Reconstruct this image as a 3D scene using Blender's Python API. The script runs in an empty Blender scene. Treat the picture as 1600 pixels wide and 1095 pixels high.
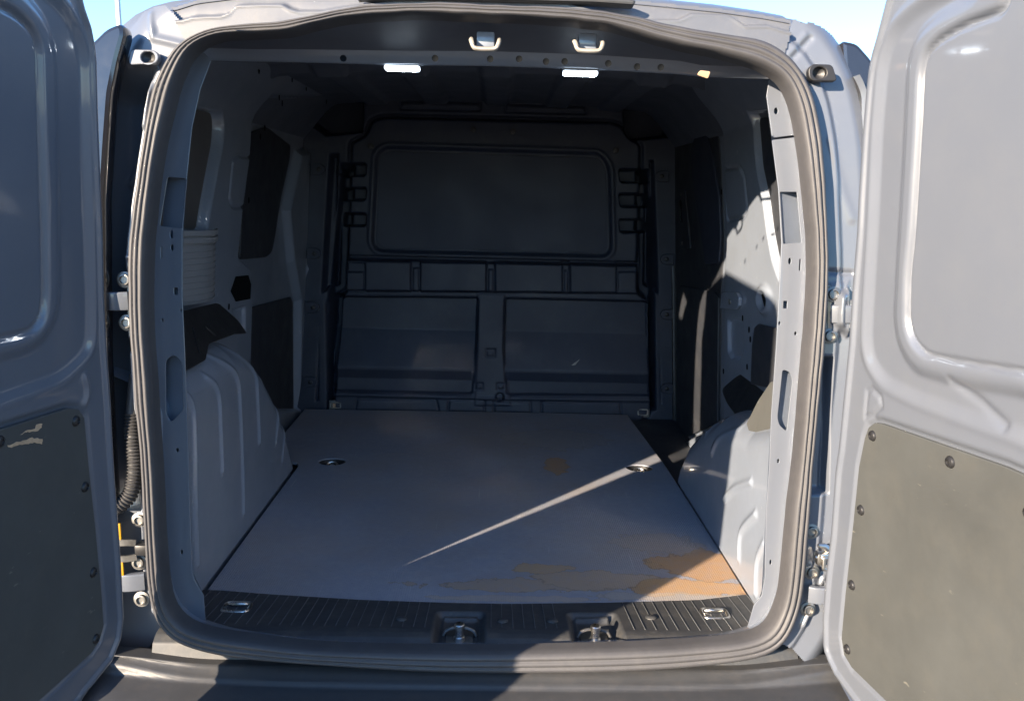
import bpy, bmesh, math, random
import numpy as np
from mathutils import Vector, Matrix
R = math.radians
random.seed(7); np.random.seed(7)
sc = bpy.context.scene
col = sc.collection

# ------------------------------------------------------------------ camera
FPX, PW, PH = 1270.0, 1600.0, 1095.0
CAM = np.array([0.03, -1.42, 1.49])
def cam_basis():
    rho = R(1.4)
    a, b = (777 - 800) / FPX, (547.5 - 305) / FPX
    a0 = a * math.cos(rho) - b * math.sin(rho)
    b0 = a * math.sin(rho) + b * math.cos(rho)
    th = math.atan(b0); ps = math.atan(-a0 * math.cos(th))
    F = np.array([math.sin(ps) * math.cos(th), math.cos(ps) * math.cos(th), -math.sin(th)])
    R0 = np.array([math.cos(ps), -math.sin(ps), 0]); U0 = np.cross(R0, F)
    Rr = math.cos(rho) * R0 + math.sin(rho) * U0
    Ur = -math.sin(rho) * R0 + math.cos(rho) * U0
    return F, Rr, Ur
CF, CR, CU = cam_basis()
cd = bpy.data.cameras.new('camera'); cam = bpy.data.objects.new('camera', cd); col.objects.link(cam)
cd.sensor_fit = 'HORIZONTAL'; cd.sensor_width = 36; cd.lens = 36 * FPX / PW
cd.clip_start = 0.02; cd.clip_end = 3000
cam.matrix_world = Matrix(((CR[0], CU[0], -CF[0], CAM[0]), (CR[1], CU[1], -CF[1], CAM[1]), (CR[2], CU[2], -CF[2], CAM[2]), (0, 0, 0, 1)))
sc.camera = cam

# ------------------------------------------------------------------ light
SUN_AZ, SUN_EL = 43.0, 18.0
w = bpy.data.worlds.new("World"); sc.world = w; w.use_nodes = True
nt = w.node_tree
sky = nt.nodes.new('ShaderNodeTexSky'); sky.sky_type = 'NISHITA'; sky.sun_disc = False
sky.sun_elevation = R(SUN_EL); sky.sun_rotation = R(180 + SUN_AZ)
sky.air_density = 1.0; sky.dust_density = 0.1; sky.ozone_density = 5.0
bg = nt.nodes['Background']; nt.links.new(sky.outputs[0], bg.inputs[0]); bg.inputs[1].default_value = 0.105
sl = bpy.data.lights.new('sun', 'SUN'); sl.energy = 5.0; sl.angle = R(0.55); sl.color = (1.0, 0.82, 0.62)
so = bpy.data.objects.new('sun', sl); col.objects.link(so)
sd = Vector((math.sin(R(SUN_AZ)) * math.cos(R(SUN_EL)), math.cos(R(SUN_AZ)) * math.cos(R(SUN_EL)), -math.sin(R(SUN_EL))))
so.rotation_euler = sd.to_track_quat('-Z', 'Y').to_euler(); so.location = (-6, -6, 5)
sc.view_settings.view_transform = 'Standard'; sc.view_settings.look = 'None'
sc.view_settings.exposure = 2.18; sc.view_settings.gamma = 1
sc.cycles.max_bounces = 10; sc.cycles.diffuse_bounces = 6; sc.cycles.glossy_bounces = 4
sc.cycles.use_denoising = True
sc.cycles.caustics_reflective = True; sc.cycles.blur_glossy = 0.0
sc.cycles.sample_clamp_indirect = 40

# ------------------------------------------------------------------ measuring helpers
def ray(x, y):
    return CF + CR * ((x - PW / 2) / FPX) + CU * ((PH / 2 - y) / FPX)
def unit(v):
    v = np.array(v, float); return v / np.linalg.norm(v)
class Fr:
    """a plane in the van: origin, two axes, normal towards the viewer's side"""
    def __init__(s, o, U, V, flip=False):
        s.o = np.array(o, float); s.U = unit(U); V = np.array(V, float)
        s.V = unit(V - s.U * np.dot(V, s.U)); s.N = np.cross(s.U, s.V); s.flip = flip
        if flip: s.N = -s.N
    def off(s, d):
        f = Fr(s.o + s.N * d, s.U, s.V, s.flip); return f
    def px(s, x, y, w=0.0):
        d = ray(x, y); o = s.o + s.N * w
        t = np.dot(o - CAM, s.N) / np.dot(d, s.N); p = CAM + d * t - s.o
        return (float(np.dot(p, s.U)), float(np.dot(p, s.V)))
    def pl(s, pts, w=0.0):
        return [s.px(x, y, w) for x, y in pts]
    def to3(s, u, v, w):
        u = np.asarray(u)[..., None]; v = np.asarray(v)[..., None]; w = np.asarray(w)[..., None]
        return s.o + s.U * u + s.V * v + s.N * w
    def mat(s, u, v, w):
        p = s.to3(u, v, w)
        N = s.N; U = s.U if not s.flip else -s.U
        return Matrix(((U[0], s.V[0], N[0], p[0]), (U[1], s.V[1], N[1], p[1]), (U[2], s.V[2], N[2], p[2]), (0, 0, 0, 1)))

def link(name, me, mat=None, parent=None, smooth=True, kind=None, label=None):
    o = bpy.data.objects.new(name, me); col.objects.link(o)
    if mat is not None and not me.materials: me.materials.append(mat)
    if parent is not None: o.parent = parent
    if smooth and len(me.polygons):
        me.polygons.foreach_set('use_smooth', np.ones(len(me.polygons), bool))
    if kind: o['kind'] = kind
    if label: o['label'] = label
    return o
def mesh(name, verts, faces, sharp=None):
    me = bpy.data.meshes.new(name); me.from_pydata([tuple(map(float, v)) for v in verts], [], faces); me.update()
    if sharp: me.set_sharp_from_angle(angle=R(sharp))
    return me
def gridmesh(name, P, mask=None, flip=False):
    n, m = P.shape[:2]
    idx = np.arange(n * m).reshape(n, m)
    q = np.stack([idx[:-1, :-1], idx[:-1, 1:], idx[1:, 1:], idx[1:, :-1]], -1)
    if mask is not None:
        k = mask[:-1, :-1] & mask[:-1, 1:] & mask[1:, 1:] & mask[1:, :-1]; q = q[k]
    q = q.reshape(-1, 4)
    if flip: q = q[:, ::-1]
    V = P.reshape(-1, 3)
    used = np.unique(q); remap = np.zeros(len(V), int); remap[used] = np.arange(len(used))
    V = V[used]; q = remap[q]
    me = bpy.data.meshes.new(name)
    me.vertices.add(len(V)); me.vertices.foreach_set('co', V.astype(np.float32).ravel())
    me.loops.add(q.size); me.loops.foreach_set('vertex_index', q.astype(np.int32).ravel())
    me.polygons.add(len(q)); me.polygons.foreach_set('loop_start', np.arange(0, q.size, 4, dtype=np.int32))
    me.update(calc_edges=True); me.validate()
    return me
def hf(name, fr, us, vs, W, mat, parent, mask=None, **k):
    Ug, Vg = np.meshgrid(us, vs, indexing='ij')
    return link(name, gridmesh(name, fr.to3(Ug, Vg, W), mask, flip=not fr.flip), mat, parent, **k)
def sdpoly(Ug, Vg, poly):
    """signed distance to a polygon, positive inside"""
    P = np.array(poly, float); d2 = np.full(Ug.shape, 1e9); ins = np.zeros(Ug.shape, bool)
    for i in range(len(P)):
        a = P[i]; b = P[(i + 1) % len(P)]; e = b - a
        wx, wy = Ug - a[0], Vg - a[1]
        t = np.clip((wx * e[0] + wy * e[1]) / (e @ e + 1e-12), 0, 1)
        d2 = np.minimum(d2, (wx - e[0] * t) ** 2 + (wy - e[1] * t) ** 2)
        c = (a[1] > Vg) != (b[1] > Vg)
        xi = a[0] + (Vg - a[1]) / (e[1] if abs(e[1]) > 1e-12 else 1e-12) * e[0]
        ins ^= c & (Ug < xi)
    d = np.sqrt(d2); return np.where(ins, d, -d)
def sdline(Ug, Vg, pts):
    P = np.array(pts, float); d2 = np.full(Ug.shape, 1e9)
    for i in range(len(P) - 1):
        a = P[i]; e = P[i + 1] - a; wx, wy = Ug - a[0], Vg - a[1]
        t = np.clip((wx * e[0] + wy * e[1]) / (e @ e + 1e-12), 0, 1)
        d2 = np.minimum(d2, (wx - e[0] * t) ** 2 + (wy - e[1] * t) ** 2)
    return np.sqrt(d2)
def ss(a, b, x):
    t = np.clip((x - a) / (b - a), 0, 1); return t * t * (3 - 2 * t)
def rnd(pts, r, n=5):
    """polygon with rounded corners"""
    out = []; k = len(pts)
    for i in range(k):
        p0, p1, p2 = (np.array(pts[(i + j) % k], float) for j in (-1, 0, 1))
        rr = r[i] if isinstance(r, (list, tuple)) else r
        a, b = p0 - p1, p2 - p1; la, lb = np.linalg.norm(a), np.linalg.norm(b)
        q = min(rr, la * .48, lb * .48)
        s, e = p1 + a / la * q, p1 + b / lb * q
        for j in range(n + 1):
            t = j / n; out.append(tuple((1 - t) ** 2 * s + 2 * t * (1 - t) * p1 + t * t * e))
    return out
def catmull(pts, n=8, closed=True):
    P = np.array(pts, float); k = len(P); out = []
    rng = range(k) if closed else range(k - 1)
    for i in rng:
        g = lambda j: P[j % k] if closed else P[max(0, min(k - 1, j))]
        p0, p1, p2, p3 = g(i - 1), g(i), g(i + 1), g(i + 2)
        for j in range(n):
            t = j / n
            out.append(.5 * (2 * p1 + (p2 - p0) * t + (2 * p0 - 5 * p1 + 4 * p2 - p3) * t * t + (3 * p1 - p0 - 3 * p2 + p3) * t ** 3))
    if not closed: out.append(P[-1])
    return [tuple(o) for o in out]
def rect(u, v, a, b, r=0.0, n=4):
    p = [(u - a, v - b), (u + a, v - b), (u + a, v + b), (u - a, v + b)]
    return rnd(p, r, n) if r else p
def ell(u, v, a, b, n=20):
    return [(u + a * math.cos(2 * math.pi * i / n), v + b * math.sin(2 * math.pi * i / n)) for i in range(n)]

def plate_mesh(name, fr, outline, holes=(), th=.003, bev=.001, w=0.0):
    """a flat sheet with holes, its front at w, bevelled edges, th thick"""
    cu = bpy.data.curves.new(name, 'CURVE'); cu.dimensions = '2D'; cu.fill_mode = 'BOTH'
    for P in [outline] + list(holes):
        s = cu.splines.new('POLY'); s.points.add(len(P) - 1)
        for p, q in zip(s.points, P): p.co = (q[0], q[1], 0, 1)
        s.use_cyclic_u = True
    bev = min(bev, th * .45)
    cu.extrude = th / 2 - bev; cu.bevel_depth = bev; cu.bevel_resolution = 1; cu.offset = -bev
    o = bpy.data.objects.new(name, cu)
    me = bpy.data.meshes.new_from_object(o)
    bpy.data.objects.remove(o); bpy.data.curves.remove(cu)
    me.name = name
    n = len(me.vertices); c = np.empty(n * 3, np.float32); me.vertices.foreach_get('co', c); c = c.reshape(-1, 3)
    P = fr.to3(c[:, 0], c[:, 1], c[:, 2] + w - th / 2)
    me.vertices.foreach_set('co', P.astype(np.float32).ravel())
    if fr.flip: me.flip_normals()
    me.update(); me.materials.clear(); me.set_sharp_from_angle(angle=R(40))
    return me
def plate(name, fr, outline, mat, parent, holes=(), **k):
    lk = {q: k.pop(q) for q in ('kind', 'label') if q in k}
    return link(name, plate_mesh(name, fr, outline, holes, **k), mat, parent, **lk)

def sweep_mesh(name, path, prof, closed=False, scale=None, up=(0, 0, 1)):
    """prof: 2D points swept along a 3D path"""
    P = np.array(path, float); n = len(P); rows = []
    nrm = None
    for i in range(n):
        if closed: t = P[(i + 1) % n] - P[i - 1]
        else: t = P[min(i + 1, n - 1)] - P[max(i - 1, 0)]
        t = t / (np.linalg.norm(t) + 1e-12)
        if nrm is None:
            a = np.array(up, float)
            if abs(a @ t) > .95: a = np.array((1., 0, 0))
            nrm = a - t * (a @ t)
        else: nrm = nrm - t * (nrm @ t)
        nrm = nrm / np.linalg.norm(nrm); b = np.cross(t, nrm)
        s = 1 if scale is None else scale[i]
        rows.append([P[i] + (nrm * q[0] + b * q[1]) * s for q in prof])
    m = len(prof); V = [v for r in rows for v in r]; F = []
    for i in range(n if closed else n - 1):
        for j in range(m):
            a, b = i * m + j, i * m + (j + 1) % m; i2 = (i + 1) % n
            F.append((a, b, i2 * m + (j + 1) % m, i2 * m + j))
    if not closed:
        F.append(tuple(range(m))[::-1]); F.append(tuple((n - 1) * m + j for j in range(m)))
    return mesh(name, V, F, 45)
def circ(r, n=10):
    return [(r * math.cos(2 * math.pi * i / n), r * math.sin(2 * math.pi * i / n)) for i in range(n)]
def lathe_mesh(name, prof, n=16):
    """prof: (radius, height) along local z"""
    V, F = [], []
    for r, h in prof:
        V += [(r * math.cos(2 * math.pi * i / n), r * math.sin(2 * math.pi * i / n), h) for i in range(n)]
    for k in range(len(prof) - 1):
        for i in range(n):
            F.append((k * n + i, k * n + (i + 1) % n, (k + 1) * n + (i + 1) % n, (k + 1) * n + i))
    F.append(tuple((len(prof) - 1) * n + i for i in range(n)))
    return mesh(name, V, F, 35)
def put(name, me, M, mat, parent, **k):
    o = link(name, me, mat, parent, **k); o.matrix_local = M; return o
def box_mesh(name, c, s, bev=.002, M=None):
    bm = bmesh.new(); bmesh.ops.create_cube(bm, size=1)
    for v in bm.verts: v.co = Vector((c[0] + v.co.x * s[0], c[1] + v.co.y * s[1], c[2] + v.co.z * s[2]))
    if bev: bmesh.ops.bevel(bm, geom=bm.edges[:], offset=bev, segments=2, profile=.5, affect='EDGES')
    if M is not None: bm.transform(M)
    me = bpy.data.meshes.new(name); bm.to_mesh(me); bm.free(); me.set_sharp_from_angle(angle=R(35)); return me
def loft_mesh(name, curves, n=60, m=1):
    """curves: lists of 3D points, each resampled to n, smooth across when m > 1"""
    rs = []
    for c in curves:
        c = np.array(c, float); d = np.r_[0, np.cumsum(np.linalg.norm(np.diff(c, axis=0), axis=1))]
        t = np.linspace(0, d[-1], n); rs.append(np.stack([np.interp(t, d, c[:, k]) for k in range(3)], -1))
    A = np.array(rs)
    if m > 1:
        A = np.stack([np.array(catmull(A[:, i], m, False)) for i in range(n)], 1)
    return gridmesh(name, A)

# ------------------------------------------------------------------ materials
def newmat(name):
    m = bpy.data.materials.new(name); m.use_nodes = True
    return m, m.node_tree, m.node_tree.nodes['Principled BSDF']
def N(nt, t, **k):
    n = nt.nodes.new(t)
    for a, b in k.items(): setattr(n, a, b)
    return n
def noise(nt, scale, detail=4, rough=.6, vec=None):
    n = N(nt, 'ShaderNodeTexNoise'); n.inputs['Scale'].default_value = scale; n.inputs['Detail'].default_value = detail; n.inputs['Roughness'].default_value = rough
    if vec is not None: nt.links.new(vec, n.inputs['Vector'])
    return n
def ramp(nt, src, stops):
    r = N(nt, 'ShaderNodeValToRGB'); e = r.color_ramp.elements
    while len(e) < len(stops): e.new(.5)
    for q, (p, c) in zip(e, stops):
        q.position = p; q.color = (c, c, c, 1) if not isinstance(c, tuple) else (*c, 1)
    nt.links.new(src, r.inputs[0]); return r
def mix(nt, fac, a, b):
    m = N(nt, 'ShaderNodeMix', data_type='RGBA')
    for sock, v in ((m.inputs[0], fac), (m.inputs[6], a), (m.inputs[7], b)):
        if hasattr(v, 'is_linked'): nt.links.new(v, sock)
        elif isinstance(v, tuple): sock.default_value = (*v, 1)
        else: sock.default_value = v
    return m.outputs[2]
def bump(nt, bs, h, strength, dist=.001):
    b = N(nt, 'ShaderNodeBump'); b.inputs['Strength'].default_value = strength; b.inputs['Distance'].default_value = dist
    nt.links.new(h, b.inputs['Height']); nt.links.new(b.outputs[0], bs.inputs['Normal']); return b
def objco(nt):
    return N(nt, 'ShaderNodeTexCoord').outputs['Object']

def make_surface(name, base, rough, var=.12, vscale=6, grain=0.0, gscale=600, coat=0.0, metal=0.0, dust=None, dust_amt=.3, spec=.5, scratch=None):
    m, nt, bs = newmat(name); co = objco(nt)
    n1 = noise(nt, vscale, 6, .65, co)
    dark = tuple(c * (1 - var) for c in base); lite = tuple(min(1, c * (1 + var)) for c in base)
    c = mix(nt, ramp(nt, n1.outputs[0], [(.3, 0.), (.7, 1.)]).outputs[0], dark, lite)
    if dust:
        n2 = noise(nt, vscale * 3.1, 8, .75, co)
        f = ramp(nt, n2.outputs[0], [(.48, 0.), (.78, dust_amt)])
        c = mix(nt, f.outputs[0], c, dust)
    if scratch:
        mp = N(nt, 'ShaderNodeMapping'); mp.inputs['Scale'].default_value = scratch[1]; mp.inputs['Rotation'].default_value = scratch[2]; nt.links.new(co, mp.inputs[0])
        n3 = noise(nt, 1.0, 3, .5, mp.outputs[0]); n4 = noise(nt, 9, 2, .5, co)
        mm = N(nt, 'ShaderNodeMath', operation='MULTIPLY')
        nt.links.new(ramp(nt, n3.outputs[0], [(.69, 0.), (.73, 1.)]).outputs[0], mm.inputs[0]); nt.links.new(ramp(nt, n4.outputs[0], [(.52, 0.), (.62, .6)]).outputs[0], mm.inputs[1])
        c = mix(nt, mm.outputs[0], c, scratch[0])
    nt.links.new(c, bs.inputs['Base Color'])
    n5 = noise(nt, vscale * 2.3, 5, .6, co)
    rr = ramp(nt, n5.outputs[0], [(.3, max(.02, rough - .07)), (.7, rough + .08)]); nt.links.new(rr.outputs[0], bs.inputs['Roughness'])
    bs.inputs['Metallic'].default_value = metal; bs.inputs['Coat Weight'].default_value = coat; bs.inputs['Coat Roughness'].default_value = .06; bs.inputs['Coat IOR'].default_value = 1.55
    bs.inputs['Specular IOR Level'].default_value = spec
    if grain:
        g = noise(nt, gscale, 2, .5, co); bump(nt, bs, g.outputs[0], grain, .0006)
    return m

PAINT = make_surface('grey_paint', (.095, .107, .130), .36, var=.03, vscale=3, grain=.02, gscale=160, coat=.6, dust=(.16, .16, .15), dust_amt=.12)
PAINT_IN = make_surface('lightened_grey_paint_inside', (.172, .200, .248), .40, var=.05, vscale=4, grain=.02, gscale=140, coat=.9, dust=(.16, .155, .15), dust_amt=.16, scratch=((.4, .4, .4), (7, 90, 40), (.4, .2, 0)))  # same van paint, lightened in place of light bounced around the bay
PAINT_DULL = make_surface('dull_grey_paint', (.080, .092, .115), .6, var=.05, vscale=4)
RIBP = make_surface('highlit_rib_plastic', (.085, .09, .095), .4, var=.2, vscale=20)  # lighter than the sill plastic, the ribs' highlights put into the colour
RUBBER = make_surface('rubber_seal', (.046, .046, .050), .60, var=.12, vscale=9, grain=.08, dust=(.095, .091, .085), dust_amt=.25)
BUMP = make_surface('bumper_plastic', (.036, .038, .042), .5, var=.08, vscale=14, grain=.25, gscale=700, dust=(.12, .10, .08), dust_amt=.16)
SILLP = make_surface('sill_plastic', (.033, .035, .038), .52, var=.1, vscale=8, grain=.25, gscale=800, dust=(.22, .19, .15), dust_amt=.2)
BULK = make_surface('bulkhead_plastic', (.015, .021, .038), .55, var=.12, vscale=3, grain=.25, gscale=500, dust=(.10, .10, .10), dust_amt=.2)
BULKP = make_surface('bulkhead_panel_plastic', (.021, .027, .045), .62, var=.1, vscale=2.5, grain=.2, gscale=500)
TRIM = make_surface('hardboard_trim', (.050, .053, .052), .62, var=.17, vscale=3.5, grain=.12, gscale=400, dust=(.085, .08, .066), dust_amt=.25, scratch=((.15, .145, .12), (6, 40, 120), (0, .5, .3)))
WBLANK = make_surface('window_blank_board', (.075, .072, .072), .6, var=.1, vscale=4, grain=.1)
QTRIM = make_surface('grey_fibre_trim', (.060, .062, .060), .6, var=.08, vscale=6, grain=.1, gscale=500)
TRIMD = make_surface('dark_trim', (.022, .025, .032), .55, var=.12, vscale=5, grain=.1, gscale=400, dust=(.12, .11, .10), dust_amt=.2)
BLACK = make_surface('black_plastic', (.014, .014, .015), .45, var=.15, vscale=9, grain=.1)
VOID = make_surface('dark_hollow', (.006, .007, .008), .9, var=.1, spec=.05)
STEEL = make_surface('bright_steel', (.56, .54, .50), .30, var=.15, vscale=30, metal=1, dust=(.25, .17, .10), dust_amt=.45)
ZINC = make_surface('zinc_steel', (.24, .235, .225), .42, var=.15, vscale=25, metal=.9, dust=(.2, .17, .13), dust_amt=.4)
IVORY = make_surface('dusty_hook', (.24, .225, .20), .5, var=.2, vscale=40)
VENT = make_surface('vent_plastic', (.17, .18, .195), .45, var=.06, vscale=10)
YELLOW = make_surface('yellow_plastic', (.36, .19, .006), .45, var=.08)
TAN = make_surface('bare_board', (.42, .29, .18), .8, var=.25, vscale=60)
HOSE = make_surface('hose_rubber', (.035, .035, .036), .5, var=.1)
LAMPG = make_surface('smoked_lamp', (.012, .012, .014), .08, var=.05, coat=1)
EARTH = make_surface('asphalt', (.055, .055, .055), .9, var=.2, vscale=2, grain=.5, gscale=120)
POLE = make_surface('pole_white', (.62, .62, .62), .5, var=.05)
TAPE = make_surface('tan_tape', (.42, .27, .16), .7, var=.15, vscale=30)
ROOFP = make_surface('roof_paint', (.085, .091, .103), .42, var=.05, vscale=8, grain=.03, gscale=160, coat=.3, dust=(.16, .15, .135), dust_amt=.3)

def lens_mat():
    m, nt, bs = newmat('lamp_lens'); bs.inputs['Base Color'].default_value = (.9, .93, 1, 1)
    bs.inputs['Emission Color'].default_value = (.72, .86, 1, 1); bs.inputs['Emission Strength'].default_value = 2; return m
def led_mat():
    m, nt, bs = newmat('led_glow'); bs.inputs['Emission Color'].default_value = (.9, .95, 1, 1); bs.inputs['Emission Strength'].default_value = 25; return m
LENS, LED = lens_mat(), led_mat()

def mat_floor():
    m, nt, bs = newmat('woven_board'); co = objco(nt)
    n1 = noise(nt, 3.5, 6, .65, co); n2 = noise(nt, 40, 5, .7, co)
    c = mix(nt, ramp(nt, n1.outputs[0], [(.3, 0.), (.7, 1.)]).outputs[0], (.175, .190, .232), (.235, .250, .295))
    c = mix(nt, ramp(nt, n2.outputs[0], [(.45, 0.), (.75, .35)]).outputs[0], c, (.34, .34, .345))
    n6 = noise(nt, 2.2, 8, .75, co); c = mix(nt, ramp(nt, n6.outputs[0], [(.44, 0.), (.66, .6)]).outputs[0], c, (.25, .215, .19))
    n7 = noise(nt, 130, 3, .6, co); c = mix(nt, ramp(nt, n7.outputs[0], [(.64, 0.), (.72, .6)]).outputs[0], c, (.10, .10, .11))
    # tide-marked mud stains near the rear right corner
    mp = N(nt, 'ShaderNodeMapping'); nt.links.new(co, mp.inputs[0])
    sx = N(nt, 'ShaderNodeSeparateXYZ'); nt.links.new(co, sx.inputs[0])
    def math_(op, a, b=None, c=None):
        q = N(nt, 'ShaderNodeMath', operation=op)
        for i, v in enumerate((a, b, c)):
            if v is None: continue
            if hasattr(v, 'is_linked'): nt.links.new(v, q.inputs[i])
            else: q.inputs[i].default_value = v
        return q.outputs[0]
    def blob(x, y, a, b, wob, sc_, seed):
        mp = N(nt, 'ShaderNodeMapping'); mp.inputs['Location'].default_value = (seed, seed * .7, 0); nt.links.new(co, mp.inputs[0])
        nn = noise(nt, sc_, 5, .6, mp.outputs[0])
        dx = math_('DIVIDE', math_('SUBTRACT', sx.outputs[0], x), a); dy = math_('DIVIDE', math_('SUBTRACT', sx.outputs[1], y), b)
        d = math_('SQRT', math_('ADD', math_('MULTIPLY', dx, dx), math_('MULTIPLY', dy, dy)))
        return math_('ADD', d, math_('MULTIPLY', math_('SUBTRACT', nn.outputs[0], .5), wob))
    for rz, sc_, th in ((.15, (90, 3, 1), .67), (-.5, (70, 4, 1), .70)):
        mq = N(nt, 'ShaderNodeMapping'); mq.inputs['Rotation'].default_value = (0, 0, rz); mq.inputs['Scale'].default_value = sc_; nt.links.new(co, mq.inputs[0])
        k1 = ramp(nt, noise(nt, 1, 3, .6, mq.outputs[0]).outputs[0], [(th, 0.), (th + .05, 1.)]); k2 = ramp(nt, noise(nt, 5, 2, .5, co).outputs[0], [(.45, 0.), (.62, .5)])
        c = mix(nt, math_('MULTIPLY', k1.outputs[0], k2.outputs[0]), c, (.42, .41, .40))
    for (x, y, a, b, wob, s_, seed, colr, amt) in STAINS:
        d = blob(x, y, a, b, wob, s_, seed)
        f = ramp(nt, d, [(.90, amt), (.97, 0.)]); c = mix(nt, math_('MULTIPLY', f.outputs[0], ramp(nt, n2.outputs[0], [(.30, .65), (.60, 1.)]).outputs[0]), c, colr)
        e = ramp(nt, d, [(.86, 0.), (.925, amt * .8), (.96, 0.)]); c = mix(nt, e.outputs[0], c, tuple(q * .5 for q in colr))
    nt.links.new(c, bs.inputs['Base Color']); bs.inputs['Roughness'].default_value = .50
    # hexagonal wire-mesh relief
    v = N(nt, 'ShaderNodeTexVoronoi', feature='F1'); v.inputs['Scale'].default_value = 190; v.inputs['Randomness'].default_value = .25; nt.links.new(co, v.inputs[0])
    bump(nt, bs, v.outputs[0], .55, .002)
    return m
STAINS = [(.10, .335, .24, .035, 2.2, 16, 3.1, (.29, .225, .175), 1.), (.28, .36, .16, .05, 2.0, 13, 6.3, (.31, .235, .175), 1.), (.50, .335, .17, .045, 1.8, 12, 7.7, (.33, .205, .105), 1.),
          (.15, .425, .075, .028, 1.8, 22, 1.3, (.34, .235, .145), 1.), (.58, .46, .13, .085, 1.9, 12, 5.1, (.30, .185, .10), 1.), (.47, .58, .13, .07, 2.0, 15, 8.8, (.30, .24, .19), .5),
          (.25, 1.20, .04, .09, 2.0, 22, 9.2, (.36, .21, .10), .9), (.28, 1.50, .2, .14, 1.8, 10, 2.2, (.29, .25, .21), .4), (.10, .272, .22, .014, 1.6, 24, 4.4, (.33, .27, .215), .7), (.45, .29, .2, .02, 1.6, 20, 6.6, (.30, .26, .22), .7)]
# ------------------------------------------------------------------ planes of the van
LEAN = .10
SEALF = Fr((0, 0, .6), (1, 0, 0), (0, LEAN, 1))
LW = Fr((-.775, 0, .6), (0, 1, 0), (.06, 0, 1))
RW = Fr((.775, 0, .6), (0, 1, 0), (-.06, 0, 1), flip=True)
BH = Fr((0, 1.90, .6), (1, 0, 0), (0, .03, 1))
LPH, RPH = 6.0, 8.0
LD = Fr((-.617, -.09, .6), (-math.sin(R(LPH)), -math.cos(R(LPH)), 0), (.055, 0, 1), flip=True)
RD = Fr((.630, -.09, .6), (math.sin(R(RPH)), -math.cos(R(RPH)), 0), (-.08, 0, 1))

# ------------------------------------------------------------------ the setting
gr = mesh('ground', [(-400, -400, 0), (400, -400, 0), (400, 400, 0), (-400, 400, 0)], [(0, 1, 2, 3)])
g = link('ground', gr, EARTH, None, False, kind='structure'); g['label'] = 'grey asphalt parking ground under the van'

# ------------------------------------------------------------------ the van
van = bpy.data.objects.new('cargo_van', None); col.objects.link(van)
van['label'] = 'grey cargo van seen from behind with both rear doors open on an empty load bay'; van['category'] = 'van'

# --- opening loops (measured), resampled by angle about the middle of the opening
OUT = [(207, 365), (217, 290), (230, 203), (245, 133), (267, 90), (293, 63), (333, 48), (400, 40), (450, 35), (500, 25), (550, 15), (617, 9), (700, 8), (800, 12), (900, 16), (967, 24), (1033, 39), (1100, 51), (1150, 58), (1200, 70),
       (1233, 93), (1257, 125), (1272, 170), (1282, 230), (1288, 317), (1291, 432), (1288, 498), (1283, 565), (1275, 648), (1267, 730), (1264, 790), (1258, 857), (1252, 925), (1241, 968), (1222, 1001), (1190, 1022), (1100, 1036), (967, 1045), (800, 1047), (667, 1045), (533, 1037), (400, 1027), (333, 1017), (287, 1003),
       (263, 988), (243, 953), (234, 907), (230, 840), (226, 767), (222, 698), (215, 632), (210, 565), (207, 518), (205, 465), (204, 398)]
INN = [(237, 365), (248, 267), (267, 173), (287, 107), (310, 75), (350, 60), (400, 57), (450, 55), (500, 42), (567, 31), (633, 27), (700, 28), (800, 32), (900, 38), (967, 49), (1033, 68), (1100, 83), (1167, 99), (1202, 112), (1222, 130), (1237, 162), (1250, 227), (1262, 333), (1266, 415), (1263, 482), (1255, 582),
       (1242, 730), (1233, 800), (1223, 913), (1213, 950), (1195, 983), (1150, 997), (1100, 1002), (1000, 1008), (800, 1013), (667, 1013), (500, 1008), (400, 997), (333, 987), (293, 973), (267, 943), (257, 880), (251, 763), (247, 698), (239, 578), (234, 498), (234, 420)]
def radial(pts, c, n=360):
    P = np.array(pts) - c; a = np.unwrap(np.arctan2(P[:, 1], P[:, 0]))
    if a[-1] < a[0]: P, a = P[::-1], a[::-1]
    a = np.r_[a, a[0] + 2 * np.pi]; P = np.vstack([P, P[:1]])
    th = np.linspace(0, 2 * np.pi, n, endpoint=False); out = []
    for t in th:
        t2 = a[0] + (t - a[0]) % (2 * np.pi); i = min(np.searchsorted(a, t2, 'right') - 1, len(a) - 2)
        p, q = P[i], P[i + 1]; d = np.array([math.cos(t2), math.sin(t2)])
        e = q - p; k = (p[0] * e[1] - p[1] * e[0]) / (d[0] * e[1] - d[1] * e[0] + 1e-12); out.append(c + d * k)
    return np.array(out)
CEN = np.array([0.0, .60])
def loop(px_pts):
    L = radial(catmull(SEALF.pl(px_pts), 6), CEN)
    for _ in range(3): L = (np.roll(L, 1, 0) + 2 * L + np.roll(L, -1, 0)) / 4
    return L
LO, LI = loop(OUT), loop(INN)
_a = np.linspace(0, 2 * np.pi, 360, endpoint=False)
_wob = .5 * (.0009 * np.sin(_a * 23 + 1) + .0007 * np.sin(_a * 41 + 2 * np.sin(_a * 5)) + .0006 * np.sin(_a * 67))
LO = LO * (1 + _wob[:, None]); LI = LI * (1 + .8 * np.roll(_wob, 4)[:, None])
def loop_grid(name, rows, mat, parent, **k):
    """rows: (2D loop, w) pairs, joined into a closed band"""
    A = np.stack([SEALF.to3(L[:, 0], L[:, 1], np.full(len(L), w_)) for L, w_ in rows], 1)
    A = np.concatenate([A, A[:1]], 0); return link(name, gridmesh(name, A, None, True), mat, parent, **k)
rows = []
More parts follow.
